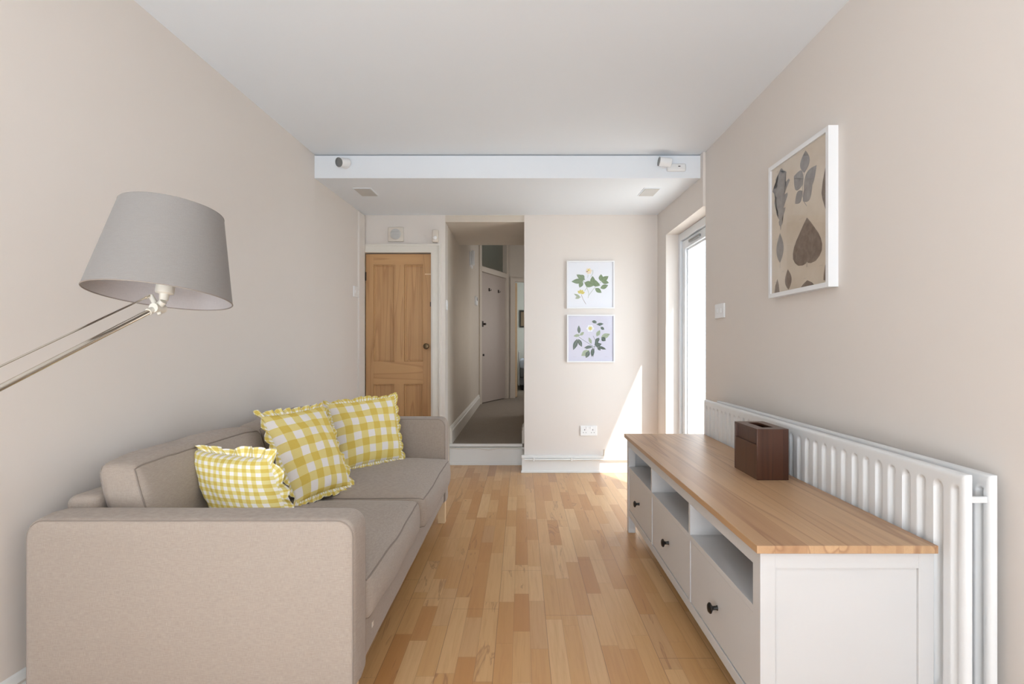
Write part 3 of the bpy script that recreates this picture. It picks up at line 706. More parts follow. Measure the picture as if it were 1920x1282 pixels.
def d2(a):
    G, P_ = 'leaf_dark', 'leaf_pale'
    k = 0.41 / 541
    def q(x, y): return ((x - 318) * k, (940 - y) * k)
    for pts in ([(180, 920), (220, 950), (300, 1000), (345, 1030)], [(345, 910), (370, 960), (362, 1040), (345, 1150)], [(330, 1040), (400, 1020), (480, 1050)], [(360, 1010), (420, 950)], [(340, 1040), (260, 1060)], [(360, 760), (430, 800)]):
        a.line([q(*p) for p in pts], 0.003, G)
    for (x, y, L, W, an, m) in ((185, 885, 95, 36, 92, G), (195, 900, 75, 34, 190, P_), (195, 905, 60, 34, 40, P_), (165, 945, 135, 50, 250, G), (175, 945, 100, 44, 295, G), (385, 915, 80, 44, 62, P_), (370, 985, 70, 42, 50, G), (380, 960, 90, 44, -80, G),
                               (435, 930, 110, 56, 22, P_), (440, 930, 60, 52, -38, G), (325, 1000, 80, 34, 112, P_), (345, 1045, 105, 42, 262, G), (335, 1030, 95, 34, 190, G), (300, 1075, 110, 66, 215, P_), (300, 1080, 90, 50, 245, G),
                               (385, 1020, 60, 36, 20, G), (400, 1030, 100, 30, -20, G), (395, 1040, 50, 30, -45, G), (330, 745, 60, 34, -10, G), (385, 780, 80, 30, 5, G), (430, 810, 50, 32, -35, G)):
        u, v = q(x, y); a.leaf(u, v, L * k, W * k, an, m, vein='leaf_pale' if m == G else 'leaf_dark')
    for an in range(0, 360, 60): u, v = q(312, 825); a.leaf(u, v, 46 * k, 40 * k, an, 'paper_white')
    u, v = q(312, 825)
    for an in range(0, 360, 45): a.leaf(u, v, 30 * k, 10 * k, an + 12, 'petal_yellow')
    for x0_ in (115, 470):
        for z_ in range(5): u, v = q(x0_ + z_ * 8, 1148 + (z_ % 2) * 3); a.line([(u, v), (u + .004, v + .002)], 0.001, 'ink_grey')
PS = 0.411
square_print('upper square print, bright green leaves with a cream rose on white paper', 0.5995, 1.085 + (650 - 534) / 216.7, PS, 'paper_white', d1)
square_print('lower square print, dark green leaves with a white rose on lilac paper', 0.6015, 1.085 + (650 - 634.5) / 216.7, PS, 'paper_lilac', d2)

# large leaf print on the right wall
def mat_old_paper():
    t = NT('old_paper'); oc = t.n('ShaderNodeTexCoord').outputs['Object']
    f = t.noise(oc, 5.0, 5, 0.6); t.base(t.ramp(f, [(0.3, srgb(206, 190, 170)), (0.55, srgb(216, 203, 186)), (0.8, srgb(224, 214, 202))])); t.rough(0.85); MAT['old_paper'] = t.m
    for nm, a, b in (('pressed_grey', srgb(134, 128, 124), srgb(156, 150, 146)), ('pressed_brown', srgb(116, 100, 88), srgb(146, 130, 118))):
        t = NT(nm); oc = t.n('ShaderNodeTexCoord').outputs['Object']; f = t.noise(oc, 30.0, 4, 0.6); t.base(t.ramp(f, [(0.3, a), (0.7, b)])); t.rough(0.85); MAT[nm] = t.m
mat_old_paper()
XW = 1.198
lp = thing('framed_print', 'large white framed print of pressed brown and grey leaves on the right wall', 'picture', (XW, 2.31, 1.31))
ya, yb, za, zb, fw = 2.064, 2.564, 1.312, 1.922, 0.019
part('frame', multi((XW - 0.038, XW, ya, yb, zb - fw, zb), (XW - 0.038, XW, ya, yb, za, za + fw), (XW - 0.038, XW, ya, ya + fw, za + fw, zb - fw), (XW - 0.038, XW, yb - fw, yb, za + fw, zb - fw)), 'frame_white', lp)
part('paper', bx(XW - 0.030, XW - 0.001, ya + fw, yb - fw, za + fw, zb - fw), 'old_paper', lp)
# u = from far side (0) to near side (1) across the sheet, v = up
UW, VH = (yb - ya - 2 * fw), (zb - za - 2 * fw)
art = Art(lambda u, v, l: (XW - 0.030 - l, yb - fw - u, za + fw + v))
def rl(ax_, ay_, bx__, by_, W, m, tip=1.0):
    """leaf between two points of the sheet (in fractions), W wide"""
    du, dv_ = (bx__ - ax_) * UW, (by_ - ay_) * VH
    art.leaf(ax_ * UW, ay_ * VH, math.hypot(du, dv_), W * UW, math.degrees(math.atan2(dv_, du)), m, tip=tip)
# oak leaf with lobes
prof = [(0, .004), (.06, .010), (.09, .035), (.15, .045), (.17, .028), (.22, .06), (.28, .09), (.33, .10), (.335, .06), (.40, .09), (.50, .145), (.55, .14), (.54, .075), (.62, .12), (.72, .19), (.76, .17), (.72, .08), (.80, .10), (.89, .12), (.92, .09), (.885, .05), (.95, .055), (1.0, .02), (1.0, 0)]
ox, oy, oh = 0.188, 0.489, 0.48
R_ = [((ox + w_ * .95) * UW, (oy + h_ * oh) * VH) for h_, w_ in prof]; L_ = [((ox - w_ * .92) * UW, (oy + h_ * oh * .985) * VH) for h_, w_ in prof[:-1]][::-1]
art.poly(R_ + L_, 'pressed_grey')
# compound leaf: five leaflets on a curved stalk
art.line([(0.672 * UW, 0.576 * VH), (0.62 * UW, 0.62 * VH), (0.60 * UW, 0.667 * VH), (0.60 * UW, 0.734 * VH), (0.63 * UW, 0.83 * VH)], 0.003, 'pressed_grey')
rl(.63, .822, .652, .979, .165, 'pressed_grey'); rl(.61, .745, .445, .845, .18, 'pressed_grey'); rl(.625, .705, .835, .825, .165, 'pressed_grey', .9)
rl(.605, .625, .765, .705, .15, 'pressed_grey'); rl(.60, .70, .465, .635, .12, 'pressed_grey')
# heart leaf
heart = [(0, .06), (.02, .02), (.07, .0), (.15, .02), (.21, .10), (.246, .20), (.25, .32), (.23, .45), (.19, .58), (.13, .72), (.06, .88), (0, 1.0)]
cx, cy, hh = 0.676, 0.159, 0.334
hp = [((cx + a * .98) * UW, (cy + b * hh) * VH) for a, b in heart] + [((cx - a * 1.0) * UW, (cy + b * hh) * VH) for a, b in heart[1:-1]][::-1]
art.poly(hp, 'pressed_brown'); art.line([(cx * UW, (cy - .02) * VH), (cx * UW, (cy + .05) * VH)], 0.003, 'pressed_brown')
rl(.173, .230, .173, .467, .149, 'pressed_grey'); art.line([(.173 * UW, .19 * VH), (.173 * UW, .25 * VH)], 0.002, 'pressed_grey')
rl(.345, .006, .33, .163, .13, 'pressed_brown')
art.poly([(.055 * UW, 0), (.165 * UW, 0), (.15 * UW, .06 * VH), (.12 * UW, .11 * VH), (.075 * UW, .06 * VH)], 'pressed_brown')
art.poly([(.565 * UW, 0), (.80 * UW, 0), (.76 * UW, .022 * VH), (.68 * UW, .045 * VH), (.61 * UW, .022 * VH)], 'pressed_brown')
art.poly([(.999 * UW, .46 * VH), (.965 * UW, .50 * VH), (.925 * UW, .57 * VH), (.91 * UW, .615 * VH), (.93 * UW, .69 * VH), (.965 * UW, .765 * VH), (.999 * UW, .80 * VH)], 'pressed_brown')
art.poly([(.999 * UW, .006 * VH), (.94 * UW, .02 * VH), (.945 * UW, .06 * VH), (.965 * UW, .117 * VH), (.999 * UW, .14 * VH)], 'pressed_brown')
for (u, v) in ((.08, .425), (.22, .155), (.06, .085), (.54, .50), (.88, .12), (.62, .058), (.10, .96), (.60, .985)):
    for k_ in range(3): art.line([((u + .018 * k_) * UW, v * VH), ((u + .018 * k_ + .008) * UW, (v + .006) * VH)], 0.0012, 'ink_grey')
part('leaf_drawing', art.bm, art.mats, lp)
part('glass', bx(XW - 0.0345, XW - 0.0325, ya + fw, yb - fw, za + fw, zb - fw), 'clear_glass', lp)

# ------------------------------------------------------------------ media console
cn = thing('media_console', 'long white console with an oiled wooden top, open shelves and three drawers', 'console', (0.85, 2.33, 0))
CX0, CX1, CY0, CY1 = 0.6275, 1.083, 1.434, 3.235
ZT0, ZT1 = 0.548, 0.569
part('top', bx(0.612, 1.083, 1.418, 3.248, ZT0, ZT1, bev=0.0015), 'console_top_wood', cn, label='oiled pine board top')
pw = 0.040
for (xa, xb) in ((CX0, CX0 + pw), (CX1 - pw, CX1)):
    for (ya_, yb_) in ((CY0, CY0 + 0.046), (CY1 - 0.046, CY1)):
        part('leg', bx(xa, xb, ya_, yb_, 0, ZT0, bev=0.001), 'furniture_white', cn)
for y_ in (CY0, CY1 - 0.030):
    fr_ = 0.0 if y_ == CY0 else 0.0
    part('side_panel', multi((CX0 + pw, CX1 - pw, y_ + 0.008, y_ + 0.022, 0.10, ZT0), ), 'furniture_white', cn)
    part('side_rail', multi((CX0 + pw, CX1 - pw, y_ + 0.001, y_ + 0.029, ZT0 - 0.044, ZT0)), 'furniture_white', cn)
    part('side_rail', bx(CX0 + pw, CX1 - pw, y_ + 0.001, y_ + 0.029, 0.095, 0.145), 'furniture_white', cn)
part('back_panel', bx(CX1 - 0.02, CX1 - 0.012, CY0 + 0.03, CY1 - 0.03, 0.10, ZT0), 'furniture_white', cn)
part('front_rail', bx(CX0 + 0.001, CX0 + 0.022, CY0 + 0.046, CY1 - 0.046, 0.500, ZT0, bev=0.0008), 'furniture_white', cn)
part('front_rail', bx(CX0 + 0.001, CX0 + 0.022, CY0 + 0.046, CY1 - 0.046, 0.100, 0.135, bev=0.0008), 'furniture_white', cn)
part('bottom_panel', bx(CX0 + 0.022, CX1 - 0.021, CY0 + 0.03, CY1 - 0.03, 0.115, 0.13), 'furniture_white', cn)
ys = [CY0 + 0.046, 2.042, 2.636, CY1 - 0.046]
for y_ in (2.042, 2.636):
    part('divider', bx(CX0 + 0.001, CX1 - 0.021, y_ - 0.009, y_ + 0.009, 0.135, 0.500), 'furniture_white', cn)
for k in range(3):
    a = ys[k] + (0.009 if k else 0); b = ys[k + 1] - (0.009 if k < 2 else 0)
    part('shelf', bx(CX0 + 0.001, CX1 - 0.021, a, b, 0.366, 0.386, bev=0.0008), 'furniture_white', cn)
    g = 0.0022
    dr = part('drawer', bx(CX0 + 0.003, CX0 + 0.021, a + g, b - g, 0.137 + g, 0.366 - g, bev=0.001), 'furniture_white', cn)
    bm = new_bm(); lathe(bm, [(0.0085, 0.0), (0.0065, 0.004), (0.0060, 0.014), (0.0095, 0.018), (0.0168, 0.022), (0.0172, 0.0255), (0.012, 0.030), (0.0, 0.0315)], (CX0 + 0.003, (a + b) / 2, 0.246), (-1, 0, 0), 24)
    part('knob', bm, 'black_metal', dr, True)

# wooden tissue box holder
tb = thing('wooden_box', 'dark brown glossy wooden box with a slot in its top, standing on the console', 'box', (0.973, 2.22, ZT1))
X0, X1, Y0, Y1, Z0, Z1 = 0.912, 1.034, 2.112, 2.337, ZT1 + 0.0005, ZT1 + 0.198
wt = 0.010
part('near_wall', bx(X0, X1, Y0, Y0 + wt, Z0, Z1, bev=0.001), 'walnut', tb)
part('far_wall', bx(X0, X1, Y1 - wt, Y1, Z0, Z1, bev=0.001), 'walnut', tb)
part('side_wall', bx(X1 - wt, X1, Y0 + wt, Y1 - wt, Z0, Z1), 'walnut', tb)
part('side_wall', bx(X0 + 0.0012, X0 + wt, Y0 + wt, Y1 - wt, Z0, Z0 + 0.135), 'walnut', tb)
part('inner_wall', bx(X0 + 0.010, X0 + 0.016, Y0 + wt, Y1 - wt, Z0 + 0.12, Z1 - 0.006), 'walnut', tb)
part('top', multi((X0, X0 + 0.040, Y0 + wt, Y1 - wt, Z1 - 0.008, Z1), (X1 - 0.038, X1 - wt, Y0 + wt, Y1 - wt, Z1 - 0.008, Z1), (X0 + 0.04, X1 - 0.038, Y0 + wt, Y0 + 0.045, Z1 - 0.008, Z1), (X0 + 0.04, X1 - 0.038, Y1 - 0.04, Y1 - wt, Z1 - 0.008, Z1)), 'walnut', tb)

# ------------------------------------------------------------------ radiator
rd = thing('radiator', 'long white double panel radiator with vertical flutes behind the console', 'radiator', (1.15, 2.3, 0.12))
RY0, RY1, RZ0, RZ1 = 1.343, 3.275, 0.17, 0.770
def fluted(name, xf, sign, pitch, y0, y1, z0, z1, depth=0.011, phase=0.0, mat='radiator_white'):
    """pressed steel panel: raised face with recessed vertical channels. sign -1 = face looks to -X"""
    bm = new_bm(); ny = int((y1 - y0) / 0.0034); zs = [z0, z0 + .006, z0 + .02, z0 + .03]
    zz = z0 + .045
    while zz < z1 - .075: zs.append(zz); zz += .05
    k = z1 - .072
    while k < z1 - .010: zs.append(k); k += .0045
    zs += [z1 - .008, z1 - .004, z1 - .0015, z1]
    rows = []
    w_ = pitch * 0.27
    for zv in zs:
        row = []
        for q in range(ny + 1):
            yv = y0 + (y1 - y0) * q / ny
            m = ((yv - y0 + phase) % pitch) - pitch / 2
            ci = (yv - y0 + phase) // pitch
            # channel ends in a round arc at top and bottom
            top = z1 - 0.034; bot = z0 + 0.034
            ez = max(0.0, zv - (top - w_), (bot + w_) - zv)
            dd = math.hypot(m, ez)
            t_ = 1 - min(1, max(0, (dd - w_ * .50) / (w_ * .52)))
            t_ = t_ * t_ * (3 - 2 * t_)
            if yv < y0 + 0.022 or yv > y1 - 0.022: t_ = 0
            edge = 0.0
            for e, rr in ((yv - y0, .014), (y1 - yv, .014), (z1 - zv, .010), (zv - z0, .010)):
                if e < rr: edge = max(edge, rr - math.sqrt(max(0, rr * rr - (rr - e) ** 2)))
            off = depth * t_ + edge
            row.append(bm.verts.new((xf - sign * off, yv, zv)))
        rows.append(row)
    fs = []
    for i_ in range(len(rows) - 1):
        for q in range(ny): fs.append(bm.faces.new((rows[i_][q], rows[i_][q + 1], rows[i_ + 1][q + 1], rows[i_ + 1][q])))
    r = bmesh.ops.extrude_face_region(bm, geom=fs)
    for e in r['geom']:
        if isinstance(e, bmesh.types.BMVert): e.co.x = xf - sign * 0.0165
    bmesh.ops.recalc_face_normals(bm, faces=bm.faces)
    return part(name, bm, mat, rd, True, 50)
fluted('front_panel', 1.092, -1, 0.0595, RY0, RY1, RZ0, RZ1)
fluted('back_panel', 1.150, -1, 0.0595, RY0 - 0.004, RY1 - 0.05, RZ0, RZ1)
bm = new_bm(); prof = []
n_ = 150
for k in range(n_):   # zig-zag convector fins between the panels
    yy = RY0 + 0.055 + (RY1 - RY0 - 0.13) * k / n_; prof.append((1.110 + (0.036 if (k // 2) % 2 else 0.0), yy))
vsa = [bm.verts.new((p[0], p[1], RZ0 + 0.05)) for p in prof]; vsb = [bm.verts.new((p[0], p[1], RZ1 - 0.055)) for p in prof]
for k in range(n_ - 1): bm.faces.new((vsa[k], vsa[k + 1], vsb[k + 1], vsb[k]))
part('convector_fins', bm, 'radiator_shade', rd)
bm = new_bm(); box(bm, 1.1105, 1.132, RY0 + 0.045, RY0 + 0.048, RZ0 + 0.04, RZ1 - 0.045)
part('fin_end_sheet', bm, 'radiator_white', rd)
part('side_strap', bx(1.1085, 1.1495, RY0 + 0.004, RY0 + 0.010, 0.700, 0.7155, bev=0.001), 'radiator_white', rd)
part('side_strap', bx(1.1085, 1.1495, RY1 - 0.075, RY1 - 0.069, 0.700, 0.7155, bev=0.001), 'radiator_white', rd)
part('end_cap', bx(1.100, 1.107, RY0 + 0.001, RY0 + 0.03, 0.735, 0.764, bev=0.003), 'radiator_white', rd)
bm = new_bm(); lathe(bm, [(0.006, -0.004), (0.006, 0.003), (0.003, 0.005), (0, 0.005)], (1.150, RY0 + 0.13, 0.735), (-1, 0, 0), 14); part('bleed_screw', bm, 'radiator_white', rd, True)
for y_ in (1.75, 2.9): part('bracket', bx(1.1668, 1.1970, y_, y_ + 0.03, 0.25, 0.70), 'radiator_white', rd)
bm = new_bm(); tube(bm, [(1.145, RY1 - 0.01, 0.20), (1.145, RY1 + 0.05, 0.20), (1.145, RY1 + 0.05, 0.0)], 0.0075, 10); part('pipe', bm, 'gloss_white', rd, True)

# ------------------------------------------------------------------ sofa
def softbox(x0, x1, y0, y1, z0, z1, r, n=(14, 18, 6), puff=(0, 0, 0), wob=0.0, lean=0.0, seed=0.0):
    """rounded, puffed upholstery block; puff = (front +x, sides y, top z)"""
    bm = new_bm(); cache = {}
    cx, cy, cz = (x0 + x1) / 2, (y0 + y1) / 2, (z0 + z1) / 2
    def axis_vals(a, b, k):
        # denser near both ends
        vals = [a, a + r * .15, a + r * .4, a + r * .7]
        for i_ in range(k + 1): vals.append(a + r + (b - a - 2 * r) * i_ / k)
        vals += [b - r * .7, b - r * .4, b - r * .15, b]; return vals
    X, Y, Z = axis_vals(x0, x1, n[0]), axis_vals(y0, y1, n[1]), axis_vals(z0, z1, n[2])
    def deform(p):
        p = Vector(p)
        q = Vector((min(max(p.x, x0 + r), x1 - r), min(max(p.y, y0 + r), y1 - r), min(max(p.z, z0 + r), z1 - r)))
        d = p - q
        if d.length > 1e-7: p = q + d.normalized() * r
        u, v, s = (p.x - cx) / (x1 - x0) * 2, (p.y - cy) / (y1 - y0) * 2, (p.z - cz) / (z1 - z0) * 2
        fu, fv, fs_ = max(0, 1 - u ** 4), max(0, 1 - v ** 4), max(0, 1 - s ** 2)
        p.z += puff[2] * fu ** .8 * fv ** .8 * max(0, s) - 0.0 * fu * fv * max(0, -s)
        p.x += puff[0] * fv * fs_ * max(0, u)
        p.y += puff[1] * fu * fs_ * v
        if wob:
            nn = noise.noise_vector(Vector((p.x * 5 + seed, p.y * 5, p.z * 5)))
            n2 = noise.noise_vector(Vector((p.x * 14 + seed, p.y * 14, p.z * 14)))
            p += nn * wob + n2 * wob * .3
        p.x += lean * (z1 - p.z) / (z1 - z0)
        return p
    def V(i_, j_, k_):
        key = (i_, j_, k_)
        if key not in cache: cache[key] = bm.verts.new(deform((X[i_], Y[j_], Z[k_])))
        return cache[key]
    I, J, K = len(X) - 1, len(Y) - 1, len(Z) - 1
    fs = []
    for j_ in range(J):
        for k_ in range(K):
            for i_ in (0, I): fs.append((V(i_, j_, k_), V(i_, j_ + 1, k_), V(i_, j_ + 1, k_ + 1), V(i_, j_, k_ + 1)))
    for i_ in range(I):
        for k_ in range(K):
            for j_ in (0, J): fs.append((V(i_, j_, k_), V(i_ + 1, j_, k_), V(i_ + 1, j_, k_ + 1), V(i_, j_, k_ + 1)))
    for i_ in range(I):
        for j_ in range(J):
            for k_ in (0, K): fs.append((V(i_, j_, k_), V(i_ + 1, j_, k_), V(i_ + 1, j_ + 1, k_), V(i_, j_ + 1, k_)))
    for f in fs: bm.faces.new(f)
    bmesh.ops.recalc_face_normals(bm, faces=bm.faces)
    return bm, deform
def piping(deform, loop, r, parent, closed=True, name='piping'):
    pts = []
    L = len(loop)
    for k in range(L if closed else L - 1):
        a, b = Vector(loop[k]), Vector(loop[(k + 1) % L]); n_ = max(2, int((b - a).length / 0.02))
        for q in range(n_): pts.append(deform(a.lerp(b, q / n_)))
    if not closed: pts.append(deform(loop[-1]))
    bm = new_bm(); tube(bm, pts, r, 6, closed=closed); return part(name, bm, 'seam_thread', parent, True)

SY0, SY1 = 1.50, 3.44; AT = 0.125; SXB, SXF = -1.365, -0.457
sf = thing('sofa', 'beige linen two seat sofa with piped cushions along the left wall', 'sofa', (-0.9, 2.47, 0))
def arm(y0, y1, ztop):
    bm = new_bm(); pts = rrect(SXB, SXF, 0.135, ztop, 0.045, 7, rb=0.02)
    n_ = len(pts); c = Vector(((SXB + SXF) / 2, 0, (0.135 + ztop) / 2))
    # cross-section stations across the arm: eased edges, a hint of padding
    st_ = [(y0, .012, 0), (y0 + .003, .006, 0), (y0 + .010, .0015, 0), (y0 + .02, 0, 0), ((y0 + y1) / 2, -.003, 0), (y1 - .02, 0, 0), (y1 - .010, .0015, 0), (y1 - .003, .006, 0), (y1, .012, 0)]
    rows = []
    for (yy, ins, _) in st_:
        row = []
        for (px, pz) in pts:
            d = Vector((px - c.x, 0, pz - c.z)); sx = (abs(d.x) - ins) / abs(d.x) if abs(d.x) > .01 else 1; sz = (abs(d.z) - ins) / abs(d.z) if abs(d.z) > .01 else 1
            wv = noise.noise(Vector((px * 3, yy * 3, pz * 3 + 4))) * 0.003
            row.append(bm.verts.new((c.x + d.x * sx + wv, yy, c.z + d.z * sz + wv)))
        rows.append(row)
    for k in range(len(rows) - 1):
        for q in range(n_): bm.faces.new((rows[k][q], rows[k][(q + 1) % n_], rows[k + 1][(q + 1) % n_], rows[k + 1][q]))
    bm.faces.new(rows[0]); bm.faces.new(rows[-1])
    bmesh.ops.recalc_face_normals(bm, faces=bm.faces)
    a = part('arm', bm, 'sofa_linen', sf, True)
    for yy in (y0 + 0.004, y1 - 0.004):
        bm = new_bm(); lp_ = []
        for (px, pz) in pts:
            d = Vector((px - c.x, 0, pz - c.z)); lp_.append((c.x + d.x * (1 - .006 / abs(d.x) if abs(d.x) > .01 else 1), yy, c.z + d.z * (1 - .006 / abs(d.z) if abs(d.z) > .01 else 1)))
        tube(bm, lp_, 0.0022, 6, closed=True); part('piping', bm, 'seam_thread', a, True)
arm(SY0, SY0 + AT, 0.612); arm(SY1 - AT, SY1, 0.650)
iy0, iy1 = SY0 + AT + 0.001, SY1 - AT - 0.001; ym = 2.45
bm, _ = softbox(-1.36, -0.468, iy0, iy1, 0.140, 0.275, 0.018, (6, 20, 3), wob=0.003); part('seat_base', bm, 'sofa_linen', sf, True)
bm, _ = softbox(-1.362, -1.265, iy0, iy1, 0.20, 0.640, 0.025, (2, 20, 6), wob=0.004); part('back_frame', bm, 'sofa_linen', sf, True)
for k, (a, b, zt, xf) in enumerate(((iy0 + .002, ym - 0.004, 0.398, -0.452), (ym + 0.004, iy1 - .002, 0.408, -0.430))):
    bm, df = softbox(-1.20, xf, a, b, 0.262, zt, 0.030, (14, 18, 4), puff=(0.022, 0.004, 0.030), wob=0.006, seed=k * 7.3)
    cu = part('seat_cushion', bm, 'sofa_linen', sf, True)
    piping(df, [(-1.2, a, zt), (xf, a, zt), (xf, b, zt), (-1.2, b, zt)], 0.0028, cu)
    piping(df, [(-1.2, a, .262), (xf, a, .262), (xf, b, .262), (-1.2, b, .262)], 0.0028, cu)
for k, (a, b) in enumerate(((iy0 + .03, ym - 0.003), (ym + 0.003, iy1 - .002))):
    bm, df = softbox(-1.300, -1.165, a, b, 0.415, 0.722, 0.036, (4, 18, 8), puff=(0.030, 0.004, 0.022), wob=0.008, lean=0.085, seed=3 + k * 5.1)
    cu = part('back_cushion', bm, 'sofa_linen', sf, True)
    piping(df, [(-1.165, a, .415), (-1.165, b, .415), (-1.165, b, .722), (-1.165, a, .722)], 0.0028, cu)
    piping(df, [(-1.300, a, .415), (-1.300, b, .415), (-1.300, b, .722), (-1.300, a, .722)], 0.0028, cu)
for (xx, yy) in ((SXF - 0.055, SY0 + 0.03), (SXF - 0.055, SY1 - 0.085), (SXB + 0.02, SY0 + 0.03), (SXB + 0.02, SY1 - 0.085)):
    part('leg', bx(xx, xx + 0.045, yy, yy + 0.045, 0, 0.142, bev=0.002), 'beech', sf, label='short pale wooden leg')
part('care_label', bx(-0.452, -0.4505, SY0 + AT + 0.03, SY0 + AT + 0.045, 0.235, 0.250), 'plastic_cream', sf)

# ------------------------------------------------------------------ cushions on the sofa
def pillow(label, BL, BR, TR, TL, thick, mat_front, mat_back, mat_ruffle, bulge=0.55, ruf=0.028, waves=30, seed=0, uvoff=(0, 0), ins=0.05):
    BL, BR, TR, TL = map(Vector, (BL, BR, TR, TL))
    n = ((BR - BL).cross(TL - BL)).normalized()      # towards the viewer
    W_, H_ = (BR - BL).length * .5 + (TR - TL).length * .5, (TL - BL).length * .5 + (TR - BR).length * .5
    ctr = (BL + BR + TR + TL) / 4
    base = BL.lerp(BR, .5); base.z = min(BL.z, BR.z)
    t = thing('throw_cushion', label, 'cushion', tuple(base), 'gingham cushions on the sofa')
    def P(u, v):
        # sides drawn in between the corners
        uu = u * (1 - ins * (1 - v * v)); vv = v * (1 - ins * (1 - u * u))
        a, b = (uu + 1) / 2, (vv + 1) / 2
        return BL.lerp(BR, a).lerp(TL.lerp(TR, a), b)
    def T(u, v):
        e = max(0, (1 - u * u)) * max(0, (1 - v * v))
        return thick / 2 * (e ** bulge)
    N = 30
    for side, mt, nm in ((1, mat_front, 'front_cover'), (-1, mat_back, 'back_cover')):
        bm = new_bm(); uv = bm.loops.layers.uv.new('UVMap'); g = []
        for j_ in range(N + 1):
            row = []
            for i_ in range(N + 1):
                u = math.sin(math.pi / 2 * (i_ / N * 2 - 1)); v = math.sin(math.pi / 2 * (j_ / N * 2 - 1))
                p = P(u, v) + n * side * (T(u, v) + 0.0004)
                w_ = noise.noise(Vector((u * 2.5 + seed, v * 2.5, side * 3.0))) * 0.010 * (1 - max(abs(u), abs(v)) ** 6)
                # gathers near the seam
                ed = max(abs(u), abs(v)); al = u if abs(v) > abs(u) else v
                w_ += math.sin(al * 34 + seed) * 0.0022 * max(0, (ed - .6) / .4) * (1 - ed) * 6
                row.append(bm.verts.new(p + n * w_ * side))
            g.append(row)
        for j_ in range(N):
            for i_ in range(N):
                f = bm.faces.new((g[j_][i_], g[j_][i_ + 1], g[j_ + 1][i_ + 1], g[j_ + 1][i_]) if side > 0 else (g[j_][i_], g[j_ + 1][i_], g[j_ + 1][i_ + 1], g[j_][i_ + 1]))
                cs = [(i_, j_), (i_ + 1, j_), (i_ + 1, j_ + 1), (i_, j_ + 1)] if side > 0 else [(i_, j_), (i_, j_ + 1), (i_ + 1, j_ + 1), (i_ + 1, j_)]
                for lp_, (a, b) in zip(f.loops, cs):
                    uu = math.sin(math.pi / 2 * (a / N * 2 - 1)); vv = math.sin(math.pi / 2 * (b / N * 2 - 1))
                    lp_[uv].uv = (uu * W_ / 2 + 5 + uvoff[0], vv * H_ / 2 + 5 + uvoff[1])
        part(nm, bm, mt, t, True, 180)
    # ruffle: a gathered strip sewn into the seam
    bm = new_bm(); uv = bm.loops.layers.uv.new('UVMap'); K = waves * 12; rows = []
    rnd = random.Random(seed * 13 + 1)
    ph = [rnd.uniform(-.6, .6) for _ in range(waves + 2)]
    cor = [(-1, -1), (1, -1), (1, 1), (-1, 1)]
    for k in range(K):
        s = k / K * 4; e = int(s) % 4; f_ = s - int(s)
        a, b = cor[e], cor[(e + 1) % 4]; u = a[0] + (b[0] - a[0]) * f_; v = a[1] + (b[1] - a[1]) * f_
        p = P(u, v); q = P(u * .9, v * .9)
        out = (p - ctr).normalized() * .35 + (p - q).normalized() * .65
        cornerf = max(0, 1 - min(f_, 1 - f_) * 9)
        wv = k / K * waves; i0 = int(wv); phv = ph[i0] * (1 - (wv - i0)) + ph[i0 + 1] * (wv - i0)
        sn = math.sin((wv) * 2 * math.pi + phv * 2.2); cs_ = math.cos(wv * 2 * math.pi + phv * 2.2)
        tan = (P(u + (b[0] - a[0]) * .01, v + (b[1] - a[1]) * .01) - p).normalized()
        row = []
        wd = ruf * (1 + .35 * phv + .35 * noise.noise(Vector((wv * .7, seed, 1.0)))) * (1 + .25 * cornerf); am = .010 * (1 + .5 * noise.noise(Vector((wv * .9, seed, 9.0)))) * ruf / .028
        for m in range(5):
            h = m / 4
            row.append(bm.verts.new(p + out * (wd * h - .002) + n * sn * am * (h ** .8) + n * .012 * noise.noise(Vector((wv * .5, seed, 4.0))) * h + tan * cs_ * sn * .006 * h + out * -.004 * abs(sn) * h))
        rows.append(row)
    for k in range(K):
        A_, B_ = rows[k], rows[(k + 1) % K]
        for m in range(4):
            f = bm.faces.new((A_[m], B_[m], B_[m + 1], A_[m + 1]))
            per = 4 * W_ * 1.8
            for lp_, (kk, mm) in zip(f.loops, ((k, m), (k + 1, m), (k + 1, m + 1), (k, m + 1))): lp_[uv].uv = (kk / K * per, mm / 4 * ruf)
    part('ruffle', bm, mat_ruffle, t, True, 180)
    return t
pillow('small check yellow gingham cushion with a frilled edge, nearest to the near sofa arm', (-0.99, 1.86, 0.425), (-0.70, 1.74, 0.44), (-0.86, 1.86, 0.705), (-1.18, 1.97, 0.715), 0.17,
       'gingham_small', 'gingham_large', 'gingham_small', bulge=0.40, ruf=0.036, waves=24, seed=2, ins=0.03)
pillow('large check yellow gingham cushion leaning in the middle of the sofa', (-0.93, 2.27, 0.435), (-0.80, 2.57, 0.435), (-0.985, 2.72, 0.790), (-1.130, 2.38, 0.780), 0.14,
       'gingham_large', 'gingham_small', 'gingham_small', bulge=0.50, ruf=0.032, waves=30, seed=5, uvoff=(0.0, 0.01))
pillow('large check yellow gingham cushion in the far corner of the sofa', (-0.935, 2.86, 0.440), (-0.690, 3.17, 0.440), (-0.750, 3.235, 0.795), (-1.055, 2.985, 0.770), 0.12,
       'gingham_large', 'gingham_small', 'gingham_small', bulge=0.50, ruf=0.028, waves=30, seed=9, uvoff=(0.02, 0.03))

